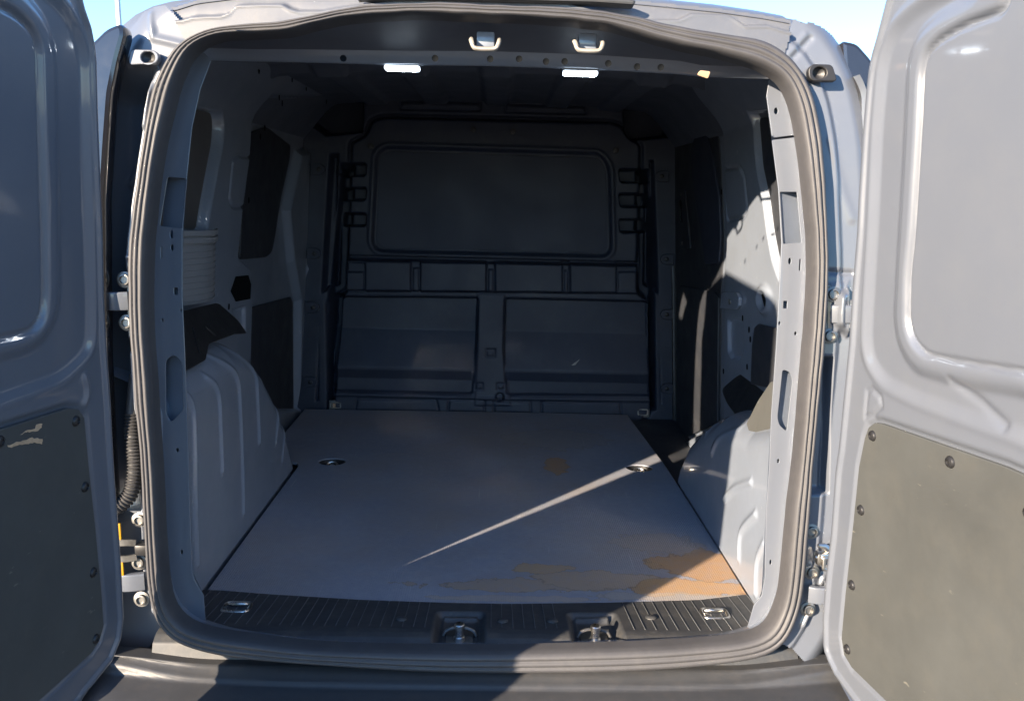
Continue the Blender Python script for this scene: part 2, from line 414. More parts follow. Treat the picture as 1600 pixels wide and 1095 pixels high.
for s_ in np.linspace(0, 1, 25):
    t = s_ * 3
    h = .009 + .006 * abs(math.sin(math.pi * t)) ** .7 + .010 * math.sin(math.pi * min(1, s_ * 1.0)) - (.012 if s_ in (0., 1.) else 0)
    if s_ > .66: h += .004
    rows.append((LO + (LI - LO) * s_, h))
rows = [(LO + (LI - LO) * .02, -.012)] + rows + [(LI + (LI - LO) * .02, -.02)]
loop_grid('door_seal', rows, RUBBER, van)
# the painted flange behind the seal and the jamb running into the van
def grow(L, d):
    T = np.roll(L, -1, 0) - np.roll(L, 1, 0); T /= np.linalg.norm(T, axis=1)[:, None]
    return L + np.stack([T[:, 1], -T[:, 0]], -1) * d
loop_grid('door_aperture', [(grow(LO, .0), -.016), (LI, -.017), (grow(LI, .004), -.02), (grow(LI, .012), -.05), (grow(LI, .03), -.095)], PAINT_IN, van)

# --- pillars inside the opening, plates with stamped holes
PP = SEALF.off(-.065)
LPO = [(296, 92), (283, 118), (265, 173), (248, 267), (236, 365), (233, 440), (234, 498), (239, 578), (247, 698), (251, 763), (257, 880), (264, 940), (292, 985), (322, 985), (318, 930), (304, 905), (300, 890), (295, 730), (293, 665), (289, 552), (287, 465), (286, 363), (292, 277), (300, 200), (313, 140), (330, 95), (318, 82)]
LPH_ = [rnd(PP.pl([(262, 277), (291, 279), (284, 357), (250, 353)]), .003), ell(*PP.px(269, 387), .0025, .006), rect(*PP.px(252, 395), .0012, .011, .001), rect(*PP.px(275, 455), .0035, .0065, .0008),
        ell(*PP.px(283, 485), .002, .003), ell(*PP.px(254, 500), .002, .003), rnd(PP.pl([(259, 562), (273, 554), (284, 566), (286, 640), (267, 660), (259, 645)]), .008), ell(*PP.px(277, 703), .0022, .004), ell(*PP.px(284, 862), .0018, .005),
        ell(*PP.px(268, 366), .0025, .008)]
LPO[20:22] = [(285, 465), (285, 363)]
plate('rear_pillar', PP, PP.pl(LPO), PAINT, van, LPH_, th=.003, bev=.001)
RPO = [(1206, 219), (1247, 214), (1263, 295), (1267, 415), (1263, 500), (1255, 582), (1242, 730), (1233, 800), (1223, 913), (1210, 955), (1185, 992), (1165, 990), (1178, 945), (1190, 930), (1195, 903), (1197, 797), (1202, 730), (1205, 648), (1213, 540), (1216, 480), (1219, 421), (1221, 379), (1216, 295)]
RPHo = [rnd(PP.pl([(1219, 300), (1245, 300), (1252, 379), (1224, 381)]), .002), ell(*PP.px(1234, 408), .0025, .006), rect(*PP.px(1250, 414), .0012, .011, .001), rect(*PP.px(1227, 476), .0035, .007, .0008), ell(*PP.px(1218, 505), .002, .0035), ell(*PP.px(1243, 521), .002, .0035),
        rnd(PP.pl([(1223, 577), (1234, 581), (1238, 595), (1229, 674), (1218, 664), (1215, 652)]), .006), ell(*PP.px(1216, 720), .002, .004), ell(*PP.px(1204, 878), .0018, .005)]
plate('rear_pillar', PP, PP.pl(RPO), PAINT, van, RPHo, th=.003, bev=.001)
plate('pillar_cap', PP, rnd(PP.pl([(1197, 150), (1204, 108), (1222, 128), (1234, 155), (1247, 211), (1206, 216)]), .004), PAINT, van, [ell(*PP.px(1212, 174), .0035, .006)], th=.003, bev=.001, w=.002)
# returns of the pillars towards the outside, boxes behind the holes
for side, pts in ((-1, [(330, 95), (313, 140), (300, 200), (292, 277), (286, 363), (285, 465), (289, 552), (293, 665), (295, 730), (300, 890), (318, 930)]), (1, [(1197, 150), (1206, 219), (1216, 295), (1221, 379), (1216, 480), (1205, 648), (1197, 797), (1190, 930), (1178, 945)])):
    P = PP.pl(pts); a = PP.to3([p[0] for p in P], [p[1] for p in P], np.full(len(P), -.001)); b = a + np.array([side * (.055 if side < 0 else .07), .038, 0]); c = b + np.array([side * .13, .05, 0])
    link('pillar_return', loft_mesh('pillar_return', [a, a + np.array([side * .004, .004, 0]), b] + ([c] if side > 0 else []), 60), PAINT_IN, van)
    back = a + np.array([side * .02, .02, 0]); out = a + np.array([side * .10, -.0, 0])

# --- outside shell: roof, sides, closing the dark load bay
def shell():
    xs = .90; V = []
    half = [(.90, .35), (.915, .9), (.90, 1.2), (.85, 1.5), (.785, 1.70), (.735, 1.79), (.68, 1.84), (.58, 1.868), (.3, 1.885)]
    prof = [(-x, z) for x, z in half] + [(0, 1.89)] + half[::-1]
    P = catmull(prof, 5, False)
    cs = []
    for y, k in ((.17, .955), (.20, .985), (.30, 1), (2.5, 1)):
        cs.append([(x * k, y + max(0, (z - 1.2)) * .10, .6 + (z - .6) * (k if z > 1.2 else 1) ) for x, z in P])
    link('body_shell', loft_mesh('body_shell', cs, 120), PAINT, van)
shell()
link('front_closing_plate', mesh('front_closing_plate', [(-.9, 2.5, .3), (.9, 2.5, .3), (.9, 2.5, 1.93), (-.9, 2.5, 1.93)], [(0, 1, 2, 3)]), PAINT, van, False)  # added unseen plate, closes the cut-off shell against stray daylight

# --- header above the opening (sunlit pressed panel) and the roof edge
HDR_TOP = [(262, 8), (300, -4), (380, -14), (500, -18), (700, -22), (900, -12), (1050, 2), (1130, 10), (1200, 20), (1243, 28)]
HF_ = SEALF.off(-.012)
us = np.linspace(-.60, .62, 400); vs = np.linspace(1.04, 1.30, 90)
Ug, Vg = np.meshgrid(us, vs, indexing='ij')
top = np.interp(us, [p[0] for p in HF_.pl(HDR_TOP)], [p[1] for p in HF_.pl(HDR_TOP)])[:, None]
step = HF_.pl([(255, 33), (283, 32), (300, 27), (345, 25), (358, 20), (366, 10), (376, 8), (440, 7), (452, 14), (465, 18), (500, 18), (545, 10), (620, 1), (700, -2), (800, -2), (880, 4), (940, 20), (1000, 32), (1060, 32), (1072, 27), (1082, 22), (1140, 24), (1152, 32), (1165, 41), (1200, 40), (1240, 52), (1262, 60)])
sv = np.interp(us, [p[0] for p in step], [p[1] for p in step])[:, None]
Wh = -.020 * ss(-.002, .008, Vg - sv) + .003 * np.exp(-((Vg - sv - .001) / .004) ** 2) - .35 * np.clip(Vg - top + .03, 0, 1) ** 2 / .06
lo = np.interp(us, *zip(*sorted([(p[0], p[1]) for p in LO if p[1] > .9])))[:, None]
hm = sdpoly(Ug, Vg, HF_.pl([(254, 0), (268, 25), (300, 90), (700, 120), (1215, 130), (1228, 85), (1246, 24), (1246, -60), (254, -60)]))
hf('rear_header', HF_, us, vs, Wh, ROOFP, van, mask=(Vg > lo - .015) & (Vg < top + .005) & (hm > 0))
ki = (us > HF_.px(256, 0)[0]) & (us < HF_.px(1242, 20)[0]); rim = HF_.to3(us[ki], top[ki, 0], -.35 * .03 ** 2 / .06 - .020 * np.ones(ki.sum()))
link('roof_edge', loft_mesh('roof_edge', [rim + np.array([0, -.004, -.004]), rim + np.array([0, .03, .015]), rim + np.array([0, .10, .03]), [(x * 1.02, y + .35, 1.892 - .06 * x * x) for x, y, z in rim]], 80, 4), ROOFP, van)
bl = HF_.pl([(556, -2), (600, -8), (960, -4), (992, 6), (988, 13), (930, 9), (700, 3), (575, 3)])
plate('brake_light', HF_, rnd(bl, .004), BUMP, van, th=.03, bev=.004, w=.018)

# ------------------------------------------------------------------ rear doors
def make_door(fr, sil, L, free_lean, top, chan_o, chan_i, win, trim, screws, extra, name):
    S = sorted(fr.pl(sil) if sil and len(sil[0]) == 2 else sil, key=lambda p: p[1])
    S = [p for p in S]
    v0, v1 = S[0][1] - .03, top
    S = [(S[0][0] + .16, v0)] + [(S[0][0] + .07, v0 + .008)] + [p for p in S if p[1] > v0 + .012 and p[1] < top - .03]
    lu = S[-1][0]; S += [(lu + .035, top - .018), (lu + .07, top - .006), (lu + .13, top)]
    d = .041
    vs = np.unique(np.r_[np.linspace(v0, v0 + .15, 70), np.linspace(v0 + .15, v1 - .1, 260), np.linspace(v1 - .1, v1, 40)])
    umin = np.interp(vs, [p[1] for p in S], [p[0] for p in S])
    umax = L - free_lean * vs
    for k in range(len(vs)):
        for a, b in ((vs[k] - v0, .07), (v1 - vs[k], .07)):
            if a < b: umax[k] -= b - math.sqrt(max(0, b * b - (b - a) ** 2))
    ts = np.unique(np.r_[np.linspace(0, .12, 40), np.linspace(.12, 1, 200)])
    U2 = umin[None, :] + (umax - umin)[None, :] * ts[:, None]; V2 = np.repeat(vs[None, :], len(ts), 0)
    outl = list(zip(umin, vs)) + list(zip(umax, vs))[::-1]
    de = sdpoly(U2, V2, outl[::6])
    W = -.010 * (1 - np.sqrt(np.clip(1 - (1 - np.clip(de / .010, 0, 1)) ** 2, 0, 1)))
    W += -.005 * ss(.012, .018, de)                       # lip round the edge
    chan_o, chan_i, win = rnd(chan_o, .03, 4), rnd(chan_i, .03, 4), rnd(win, .02, 4)
    co, ci, wi = sdpoly(U2, V2, chan_o), sdpoly(U2, V2, chan_i), sdpoly(U2, V2, win)
    W -= .006 * ss(-.004, .016, co) * (1 - ss(-.014, .002, ci))
    W += .0015 * np.exp(-((co + .006) / .006) ** 2) * (ci < 0)
    W += .002 * ss(-.002, .008, ci) * (1 - ss(-.010, -.003, wi))
    W -= .007 * np.exp(-(wi / .0030) ** 2) + .002 * ss(-.002, .003, wi)
    tr = sdpoly(U2, V2, trim); W -= .006 * ss(-.012, -.002, tr)
    for kind, pts, h, wd in extra:
        if kind == 'line': W += h * np.exp(-(sdline(U2, V2, pts) / wd) ** 2)
        else:
            q = sdpoly(U2, V2, pts); W += h * np.exp(-(q / wd) ** 2) - h * .3 * ss(0, wd, q)
    P = fr.to3(U2, V2, W)
    Pb = fr.to3(U2, V2, -d - .080 * np.clip(V2, 0, 2))   # the outer skin stands upright, the inner face leans
    P = np.concatenate([Pb[:1], P, Pb[-1:]], 0); Pb2 = np.concatenate([Pb[:1], Pb, Pb[-1:]], 0)
    P = np.concatenate([Pb2[:, :1], P, Pb2[:, -1:]], 1)
    door = link(name, gridmesh(name, P, None, not fr.flip), PAINT, van)
    link('outer_skin', gridmesh('outer_skin', Pb[::12, ::12], None, fr.flip), PAINT, door)
    panel = plate('lower_trim', fr, trim, TRIM, door, th=.006, bev=.0015, w=-.004)
    sm = lathe_mesh('screw', [(.0085, -.001), (.0085, .001), (.007, .0035), (.004, .0048), (.0035, .003), (.0, .0028)], 14)
    for u, v in screws: put('screw', sm, fr.mat(u, v, -.004), BLACK, door)
    return door
sil = [(133, 0), (147, 40), (155, 83), (157, 167), (162, 300), (165, 365), (167, 465), (170, 532), (177, 632), (182, 730), (187, 797), (193, 880), (197, 963), (193, 997), (177, 1037), (143, 1077), (123, 1095)]
def ext(P, pts): return P + pts
LU = .73
tl = LD.pl([(0, 673), (110, 638), (127, 640), (136, 653), (143, 730), (153, 823), (163, 930), (166, 977), (160, 1000), (147, 1020), (67, 1093)])
u_f = LU - .06
trimL = tl + [(u_f - .03, tl[-1][1] - .02), (u_f, .06), (u_f - .03, .585), (u_f - .06, .60)]
winL = LD.pl([(0, 7), (33, 23), (57, 47), (67, 73), (72, 267), (75, 365), (76, 465), (72, 498), (57, 517), (33, 525), (0, 532)]) + [(.55, .71), (.57, .73), (.53, 1.16), (.48, 1.20), (.26, 1.165)]
chO = LD.pl([(60, -32), (105, 5), (130, 45), (142, 90), (146, 250), (150, 400), (152, 480), (151, 530), (145, 552), (128, 572), (100, 596), (0, 632)]) + [(.62, .60), (.62, 1.23), (.25, 1.225)]
chI = LD.pl([(0, -45), (45, -5), (80, 40), (92, 90), (97, 300), (97, 465), (91, 500), (75, 527), (50, 543), (0, 557)]) + [(.58, .68), (.60, .72), (.55, 1.18), (.50, 1.215), (.30, 1.19)]
scL = LD.pl([(122, 658), (3, 690), (136, 761), (149, 894), (153, 998)]) + [(.45, .55), (.58, .40), (.58, .2), (.4, .05)]
exL = [('line', LD.pl([(137, 590), (141, 605), (141, 620), (137, 630)]), .004, .006)]
door_l = make_door(LD, sil, LU, -.06, 1.305, chO, chI, winL, trimL, scL, exL, 'rear_door')
door_l['label'] = 'rear door in shade with chipped dark lower trim'
# chipped top layer of the left trim board: shallow torn flakes
for k, pts in enumerate(([(36, 680), (45, 672), (58, 671), (62, 664), (70, 661), (69, 669), (60, 674), (50, 675), (42, 677)], [(15, 697), (30, 691), (46, 686), (58, 684), (70, 686), (69, 694), (58, 691), (48, 694), (35, 695), (22, 700)])):
    P = LD.pl(pts); rng = random.Random(k); P2 = []
    for i in range(len(P)):
        a, b = P[i], P[(i + 1) % len(P)]
        for t in (0, .33, .66): P2.append((a[0] + (b[0] - a[0]) * t + rng.uniform(-.0012, .0012), a[1] + (b[1] - a[1]) * t + rng.uniform(-.0012, .0012)))
    plate('paint_chip', LD, P2, TAN, door_l, th=.001, bev=.0002, w=-.0034)

silR = [(1380, 0), (1363, 67), (1355, 93), (1350, 133), (1343, 217), (1337, 317), (1335, 365), (1328, 448), (1323, 532), (1315, 615), (1307, 698), (1302, 730), (1295, 830), (1287, 897), (1282, 963), (1283, 1013), (1297, 1050), (1317, 1080), (1330, 1095)]
RU = .58
trR = RD.pl([(1600, 745), (1567, 730), (1373, 662), (1362, 661), (1353, 668), (1347, 685), (1338, 730), (1328, 830), (1317, 930), (1311, 997), (1315, 1023), (1327, 1043), (1380, 1095)])
trimR = trR + [(RU - .09, trR[-1][1] - .02), (RU - .06, .10), (RU - .08, .55), (RU - .11, .575)]
winR = RD.pl([(1567, 15), (1500, 40), (1460, 63), (1441, 83), (1434, 110), (1430, 200), (1420, 365), (1413, 432), (1412, 505), (1420, 532), (1440, 555), (1500, 567), (1600, 583)]) + [(RU - .11, .70), (RU - .09, .73), (RU - .12, 1.16), (RU - .16, 1.195), (.36, 1.185)]
chOr = RD.pl([(1500, -28), (1430, 5), (1388, 45), (1370, 95), (1361, 200), (1354, 365), (1347, 480), (1345, 530), (1350, 565), (1372, 600), (1420, 625), (1500, 655), (1600, 690)]) + [(RU - .03, .60), (RU - .04, 1.22), (.33, 1.235)]
chIr = RD.pl([(1530, -5), (1460, 30), (1427, 60), (1414, 100), (1407, 250), (1397, 420), (1393, 500), (1400, 540), (1422, 575), (1480, 592), (1600, 612)]) + [(RU - .10, .67), (RU - .07, .72), (RU - .1, 1.18), (RU - .15, 1.215), (.33, 1.205)]
scR = RD.pl([(1360, 681), (1481, 722), (1342, 797), (1328, 914), (1321, 1014)]) + [(.45, .545), (.50, .35), (.50, .15), (.35, .05)]
exR = [('line', RD.pl([(1347, 645), (1350, 612), (1358, 608), (1370, 620), (1372, 635), (1360, 648), (1347, 652)]), -.003, .004), ('line', RD.pl([(1478, 596), (1520, 628), (1560, 666)]), -.003, .006)]
door_r = make_door(RD, silR, RU, .06, 1.265, chOr, chIr, winR, trimR, scR, exR, 'rear_door')
door_r['label'] = 'sunlit rear door with olive lower trim'

# ------------------------------------------------------------------ load bay: floor, sill, board
FLAT = Fr((0, 0, .6), (1, 0, 0), (0, 1, 0))
MATE = FLAT.pl([(320, 927), (345, 928), (420, 934), (567, 943), (700, 947.5), (800, 949), (957, 947), (1093, 943), (1170, 934)])
matp = MATE + FLAT.pl([(1118, 850), (1043, 732), (980, 648)]) + [(.10, 1.875), (-.75, 1.862)] + [(-.745, 1.5), (-.70, 1.21), (-.62, 1.185), (-.606, 1.15), (-.607, .7)]
tdl, tdr = FLAT.px(519, 721), FLAT.px(999, 731)
cut = [ell(*tdl, .045, .036), ell(*tdr, .045, .034)]
FLOORM = mat_floor()
board = plate('cargo_board', FLAT, matp, FLOORM, None, cut, th=.010, bev=.0012, w=0.0)
board['label'] = 'brown woven texture plywood board with muddy stains covering the load bay floor'; board['category'] = 'floor board'
link('load_floor', mesh('load_floor', [(-.80, .05, .574), (.80, .05, .574), (.80, 1.93, .574), (-.80, 1.93, .574)], [(0, 1, 2, 3)]), TRIMD, van, False)

def tie_ring(c, fr, a=.034, b=.026, rot=0, mat_=BLACK, hgt=-.004):
    """a recessed cup with a folded-down steel ring"""
    u, v = c
    cup = lathe_mesh('tie_down', [(.044, -.002), (.046, .0), (.043, .0012), (.038, -.004), (.034, -.016), (.0, -.018)], 24)
    o = put('tie_down', cup, fr.mat(u, v, hgt) @ Matrix.Diagonal((1, .80, 1, 1)), BLACK, van)
    path = [(a * .52 * math.cos(t), b * .6 * math.sin(t), -.010 + .008 * math.sin(t)) for t in np.linspace(0, 2 * math.pi, 25)[:-1]]
    link('ring', sweep_mesh('ring', path, circ(.0035, 8), True), STEEL, o)
    put('bolt', lathe_mesh('bolt', [(.009, -.017), (.009, -.008), (.007, -.006), (0, -.006)], 6), Matrix.Identity(4), ZINC, o)
    return o
tie_ring(tdl, FLAT); tie_ring(tdr, FLAT)

# sill cover of moulded plastic with ribs, two striker pockets, two rings, four plugs
us = np.linspace(-.625, .645, 420)
me_u = [p[0] for p in MATE]; me_v = [p[1] for p in MATE]
yb = np.interp(us, me_u, me_v) + .012
botI = [p for p in zip(LI[:, 0], LI[:, 1]) if p[1] < .35]
lowz = lambda u: np.interp(u, *zip(*sorted((p[0], p[1]) for p in LI if p[1] < .12)))
zl = lowz(us)
ts = np.linspace(0, 1, 70)
U2 = np.repeat(us[:, None], len(ts), 1)
yf = .045
SPL = Fr((0, .09, .628), (1, 0, 0), (0, .18, -.025))
kf = np.array([0, .70, .76, .82, .90, 1.0]); ky = np.array([1.0, .0, -.045, -.085, -.13, -.16]); kz = np.array([.003, .028, .0285, .026, .016, -.012])
Y2 = .09 + np.where(np.interp(ts, kf, ky)[None, :] > 0, np.interp(ts, kf, ky)[None, :] * (yb[:, None] - .09), np.interp(ts, kf, ky)[None, :] * .35)
Z2 = np.repeat(np.interp(ts, kf, kz)[None, :], len(us), 0)
PK = []
for x0, x1 in ((677, 757), (893, 972)):
    PK.append((SPL.px(x0, 985)[0], SPL.px(x1, 985)[0]))
for a, b in PK:
    cxm, hw = (a + b) / 2, (b - a) / 2
    q = np.maximum(np.abs(U2 - cxm) - hw + .012, (Y2 - .185 + .012)); q2 = np.hypot(np.maximum(np.abs(U2 - cxm) - hw + .014, 0), np.maximum(Y2 - .190 + .014, 0)) - .014
    ins = 1 - ss(-.010, .004, np.where(q2 > -.014, q2, q - .002))
    Z2 = Z2 - ins * np.clip(Z2 + .001, 0, .05)
P = np.stack([U2, Y2, .6 + Z2], -1)
sill = link('sill_cover', gridmesh('sill_cover', P, None, True), SILLP, van)
rib_me = box_mesh('rib', (0, 0, 0), (.0016, .095, .0016), .0005)
for i, u in enumerate(np.arange(-.595, .63, .0225)):
    if any(a - .012 < u < b + .012 for a, b in PK) : continue
    y0 = np.interp(u, us, yb)
    yl = (y0 - .095); o = link('rib', rib_me, RIBP, sill); o.location = (u, (y0 + .095) / 2, .6158); o.rotation_euler = (-math.atan2(.025, y0 - .09), 0, 0); o.scale = (1, (y0 - .10) / .095, 1)
plug = lathe_mesh('plug', [(.012, 0), (.0118, .002), (.009, .0042), (.004, .0052), (0, .0053)], 18)
for x, y in ((627, 967), (785, 970), (863, 970), (1017, 965)):
    put('plug', plug, SPL.mat(*SPL.px(x, y), .0), SILLP, sill)
def striker(px_, lab):
    x, y = SPL.px(*px_)[0], .095
    z = .601
    base = link('door_striker', box_mesh('door_striker', (x, y + .01, z), (.055, .05, .005), .002), ZINC, van)
    put('post', lathe_mesh('post', [(.0115, 0), (.0115, .010), (.0085, .012), (.0085, .027), (.0105, .029), (.0105, .036), (.0085, .038), (0, .038)], 18), Matrix.Translation((x, y - .004, z)), STEEL, base)
    path = [(x - .034, y + .012, z + .002), (x - .028, y + .014, z + .012), (x - .014, y + .016, z + .017), (x, y + .017, z + .017), (x + .014, y + .016, z + .017), (x + .028, y + .014, z + .012), (x + .034, y + .012, z + .002)]
    link('loop', sweep_mesh('loop', catmull(path, 4, False), circ(.0035, 8)), ZINC, base)
striker((717, 990), ''); striker((932, 990), '')
def flat_ring(px_):
    x, y = SPL.px(*px_); z = .628 - y / .1817 * .025; y = .09 + y * .99
    pth = [(x + q[0], y + q[1], z + .002) for q in rect(0, 0, .027, .020, .012, 5)]
    b = link('tie_down', sweep_mesh('tie_down', pth, circ(.0042, 8), True), STEEL, van)
    plate('cup', FLAT, rect(x, y, .025, .018, .010), TRIMD, b, th=.004, w=z - .6 + .001)
    link('bar', sweep_mesh('bar', [(x - .018, y + .013, z + .003), (x - .012, y + .008, z + .006), (x + .012, y + .008, z + .006), (x + .018, y + .013, z + .003)], circ(.004, 8)), STEEL, b)
flat_ring((370, 950)); flat_ring((1117, 960))

# ------------------------------------------------------------------ bulkhead
us = np.linspace(-.80, .82, 420); vs = np.linspace(-.03, 1.30, 345)
Ug, Vg = np.meshgrid(us, vs, indexing='ij'); W = np.zeros_like(Ug)
b_ = lambda pts, r=.0: rnd(BH.pl(pts), r) if r else BH.pl(pts)
ctr = b_([(548, 660), (515, 640), (512, 470), (538, 455), (545, 300), (548, 222), (570, 212), (580, 188), (600, 182), (955, 190), (972, 196), (982, 214), (1002, 226), (1000, 320), (995, 455), (1016, 470), (1018, 640), (1000, 660)], .02)
d = sdpoly(Ug, Vg, ctr); W += -.018 * np.exp(-(d / .008) ** 2) + .020 * ss(-.006, .012, d)
colL = b_([(500, 225), (545, 225), (540, 455), (512, 470), (512, 640), (478, 640), (490, 400)]); colR = b_([(1000, 235), (1036, 235), (1042, 400), (1048, 650), (1018, 640), (1018, 470), (996, 455)])
for cpoly in (colL, colR): d = sdpoly(Ug, Vg, cpoly); W -= .05 * ss(-.0, .02, sdpoly(Ug, Vg, cpoly) - .035)
for gut in (b_([(533, 262), (550, 258), (548, 300), (543, 455), (531, 470), (523, 640), (513, 640), (514, 455), (524, 340)]), b_([(998, 264), (1012, 268), (1020, 340), (1022, 455), (1024, 640), (1017, 640), (1013, 470), (1000, 455), (1002, 320)])):
    W -= .09 * ss(-.006, .010, sdpoly(Ug, Vg, gut))
win = b_([(592, 243), (604, 233), (936, 243), (949, 262), (952, 390), (944, 398), (594, 390), (585, 380)], .035)
d = sdpoly(Ug, Vg, win); W -= .012 * ss(-.012, .004, d); W += .004 * np.exp(-((d + .018) / .007) ** 2)
for y in (255, 293, 333):
    W -= .075 * ss(-.004, .004, sdpoly(Ug, Vg, rnd(BH.pl([(532, y), (573, y + 1), (571, y + 20), (530, y + 20)]), .010)))
for y in (265, 303, 343):
    W -= .075 * ss(-.004, .004, sdpoly(Ug, Vg, rnd(BH.pl([(967, y), (1014, y), (1016, y + 20), (969, y + 20)]), .010)))
line = lambda pts, h, wd: h * np.exp(-(sdline(Ug, Vg, BH.pl(pts)) / wd) ** 2)
W += line([(543, 400), (995, 411)], -.010, .004)
shelf = b_([(540, 405), (995, 414), (997, 457), (538, 453)])
W += .042 * ss(-.004, .006, sdpoly(Ug, Vg, shelf))
for x0, x1, y0 in ((541, 574, 424), (644, 659, 418), (760, 774, 420), (877, 889, 422), (960, 995, 424)):
    W -= .022 * ss(-.003, .004, sdpoly(Ug, Vg, b_([(x0, 408), (x1, 409), (x1, 455), (x0, 455)]))) - .010 * ss(-.003, .003, sdpoly(Ug, Vg, b_([(x0 + 3, y0), (x1 - 3, y0), (x1 - 3, 455), (x0 + 3, 455)])))
for lowp in (b_([(519, 463), (747, 465), (744, 540), (738, 613), (513, 608)], .012), b_([(789, 466), (1012, 471), (1016, 616), (792, 614), (787, 545)], .012)):
    d = sdpoly(Ug, Vg, lowp); yy = (Vg - .10) / .40
    W -= .006 * np.exp(-(d / .005) ** 2)
    W -= ss(-.003, .006, d) * (.060 * np.clip((yy - .20) / .38, 0, 1) + .016 * np.clip((.17 - yy) / .10, 0, 1))
post = b_([(746, 458), (789, 459), (789, 545), (798, 632), (742, 632), (747, 545)]); W += .004 * ss(-.003, .004, sdpoly(Ug, Vg, post))
for q in ([(760, 545), (773, 545), (773, 556), (760, 556)], [(743, 598), (754, 598), (754, 607), (743, 607)], [(777, 598), (788, 598), (788, 607), (777, 607)]):
    W -= .006 * np.exp(-(sdpoly(Ug, Vg, b_(q)) / .004) ** 2)
W -= .03 * ss(-.002, .004, .018 - np.hypot(Ug - BH.px(781, 619)[0], Vg - BH.px(781, 619)[1]))
for q in ([(559, 621), (682, 623), (686, 642), (556, 640)], [(702, 623), (757, 624), (757, 643), (700, 642)], [(846, 626), (968, 628), (970, 648), (846, 646)], [(772, 625), (828, 626), (830, 644), (772, 643)]):
    d = sdpoly(Ug, Vg, b_(q, .008)); W -= .007 * np.exp(-(d / .004) ** 2)
W += line([(512, 614), (745, 620), (1018, 624)], .006, .006)
d = sdpoly(Ug, Vg, b_([(626, 158), (750, 160), (750, 172), (626, 170)], .006)); W -= .006 * np.exp(-(d / .005) ** 2)
d = sdpoly(Ug, Vg, b_([(790, 162), (915, 166), (915, 177), (790, 174)], .006)); W -= .006 * np.exp(-(d / .005) ** 2)
dk = sdpoly(Ug, Vg, b_([(475, 130), (570, 150), (568, 208), (508, 214), (478, 190)])); W -= .12 * ss(0, .02, dk)
dk = sdpoly(Ug, Vg, b_([(972, 160), (1060, 150), (1050, 215), (985, 222), (974, 206)])); W -= .12 * ss(0, .02, dk)
bulk = hf('bulkhead', BH, us, vs, W, BULK, van)
plate('window_panel', BH, rnd(BH.pl([(594, 246), (606, 237), (934, 247), (946, 264), (949, 388), (942, 395), (597, 387), (588, 378)]), .03), BULKP, bulk, th=.006, bev=.002, w=.012)
for (x, y, s_) in ((499, 265, 1), (492, 396, 1), (490, 480, 1), (486, 596, 1), (1033, 276, -1), (1041, 405, -1), (1041, 491, -1), (1041, 606, -1)):
    u, v = BH.px(x, y)
    tab = [(u - s_ * .03, v - .022)] + [(u + s_ * .026 * math.cos(t), v + .022 * math.sin(t)) for t in np.linspace(-1.57, 1.57, 12)] + [(u - s_ * .03, v + .022)]
    if s_ < 0: tab = tab[::-1]
    t = plate('fixing_tab', BH, tab, BULK, bulk, th=.012, bev=.003, w=.012)
    put('screw', lathe_mesh('screw', [(.009, 0), (.009, .003), (.006, .005), (0, .005)], 12), BH.mat(u, v, .012), BLACK, t)
for x, y in ((740, 204), (801, 207), (581, 230), (961, 236)):
    put('hook', lathe_mesh('hook', [(.012, 0), (.012, .006), (.006, .008), (.006, .022), (.010, .024), (.010, .030), (0, .031)], 12), BH.mat(*BH.px(x, y), .018), BLACK, bulk)
for x, y in ((526, 632), (1003, 643)):
    u, v = BH.px(x, y)
    o = plate('tie_down', BH, rect(u, v, .030, .021, .006), ZINC, van, th=.01, bev=.003, w=.016, label='rusty tie down bracket at the foot of the bulkhead')
    link('ring', sweep_mesh('ring', [tuple(BH.to3(a, b, .020)) for a, b in rect(u, v + .002, .020, .012, .006)], circ(.003, 6), True), STEEL, o)
    plate('cup', BH, rect(u, v + .001, .013, .008, .003), TAPE, o, th=.003, w=.0175)

for pts in ([(890, 572), (897, 566), (906, 560), (899, 569)], [(635, 579), (642, 577), (650, 578), (643, 580)]):
    P = BH.pl(pts); P = [(u, v) for u, v in P]
    dep = BH.px(*pts[0])
    P = P if sum(P[i - 1][0] * P[i][1] - P[i][0] * P[i - 1][1] for i in range(len(P))) > 0 else P[::-1]
    plate('scuff', BH, P, IVORY, bulk, th=.001, bev=.0002, w=.012)

# ------------------------------------------------------------------ ceiling, header beam, lamps, hooks
us = np.linspace(-.80, .80, 240); ys = np.linspace(.34, 1.93, 120)
Ug, Yg = np.meshgrid(us, ys, indexing='ij')
Z = 1.852 - .055 * (np.abs(Ug) / .8) ** 3 - .16 * ss(.60, .80, np.abs(Ug)) * .9
for x in (-.45, -.22, .02, .26, .47): Z -= .014 * ss(.055, .035, np.abs(Ug - x))
Z -= .02 * np.exp(-((Yg - 1.02) / .05) ** 2)
link('ceiling', gridmesh('ceiling', np.stack([Ug, Yg, Z], -1)), PAINT_DULL, van)
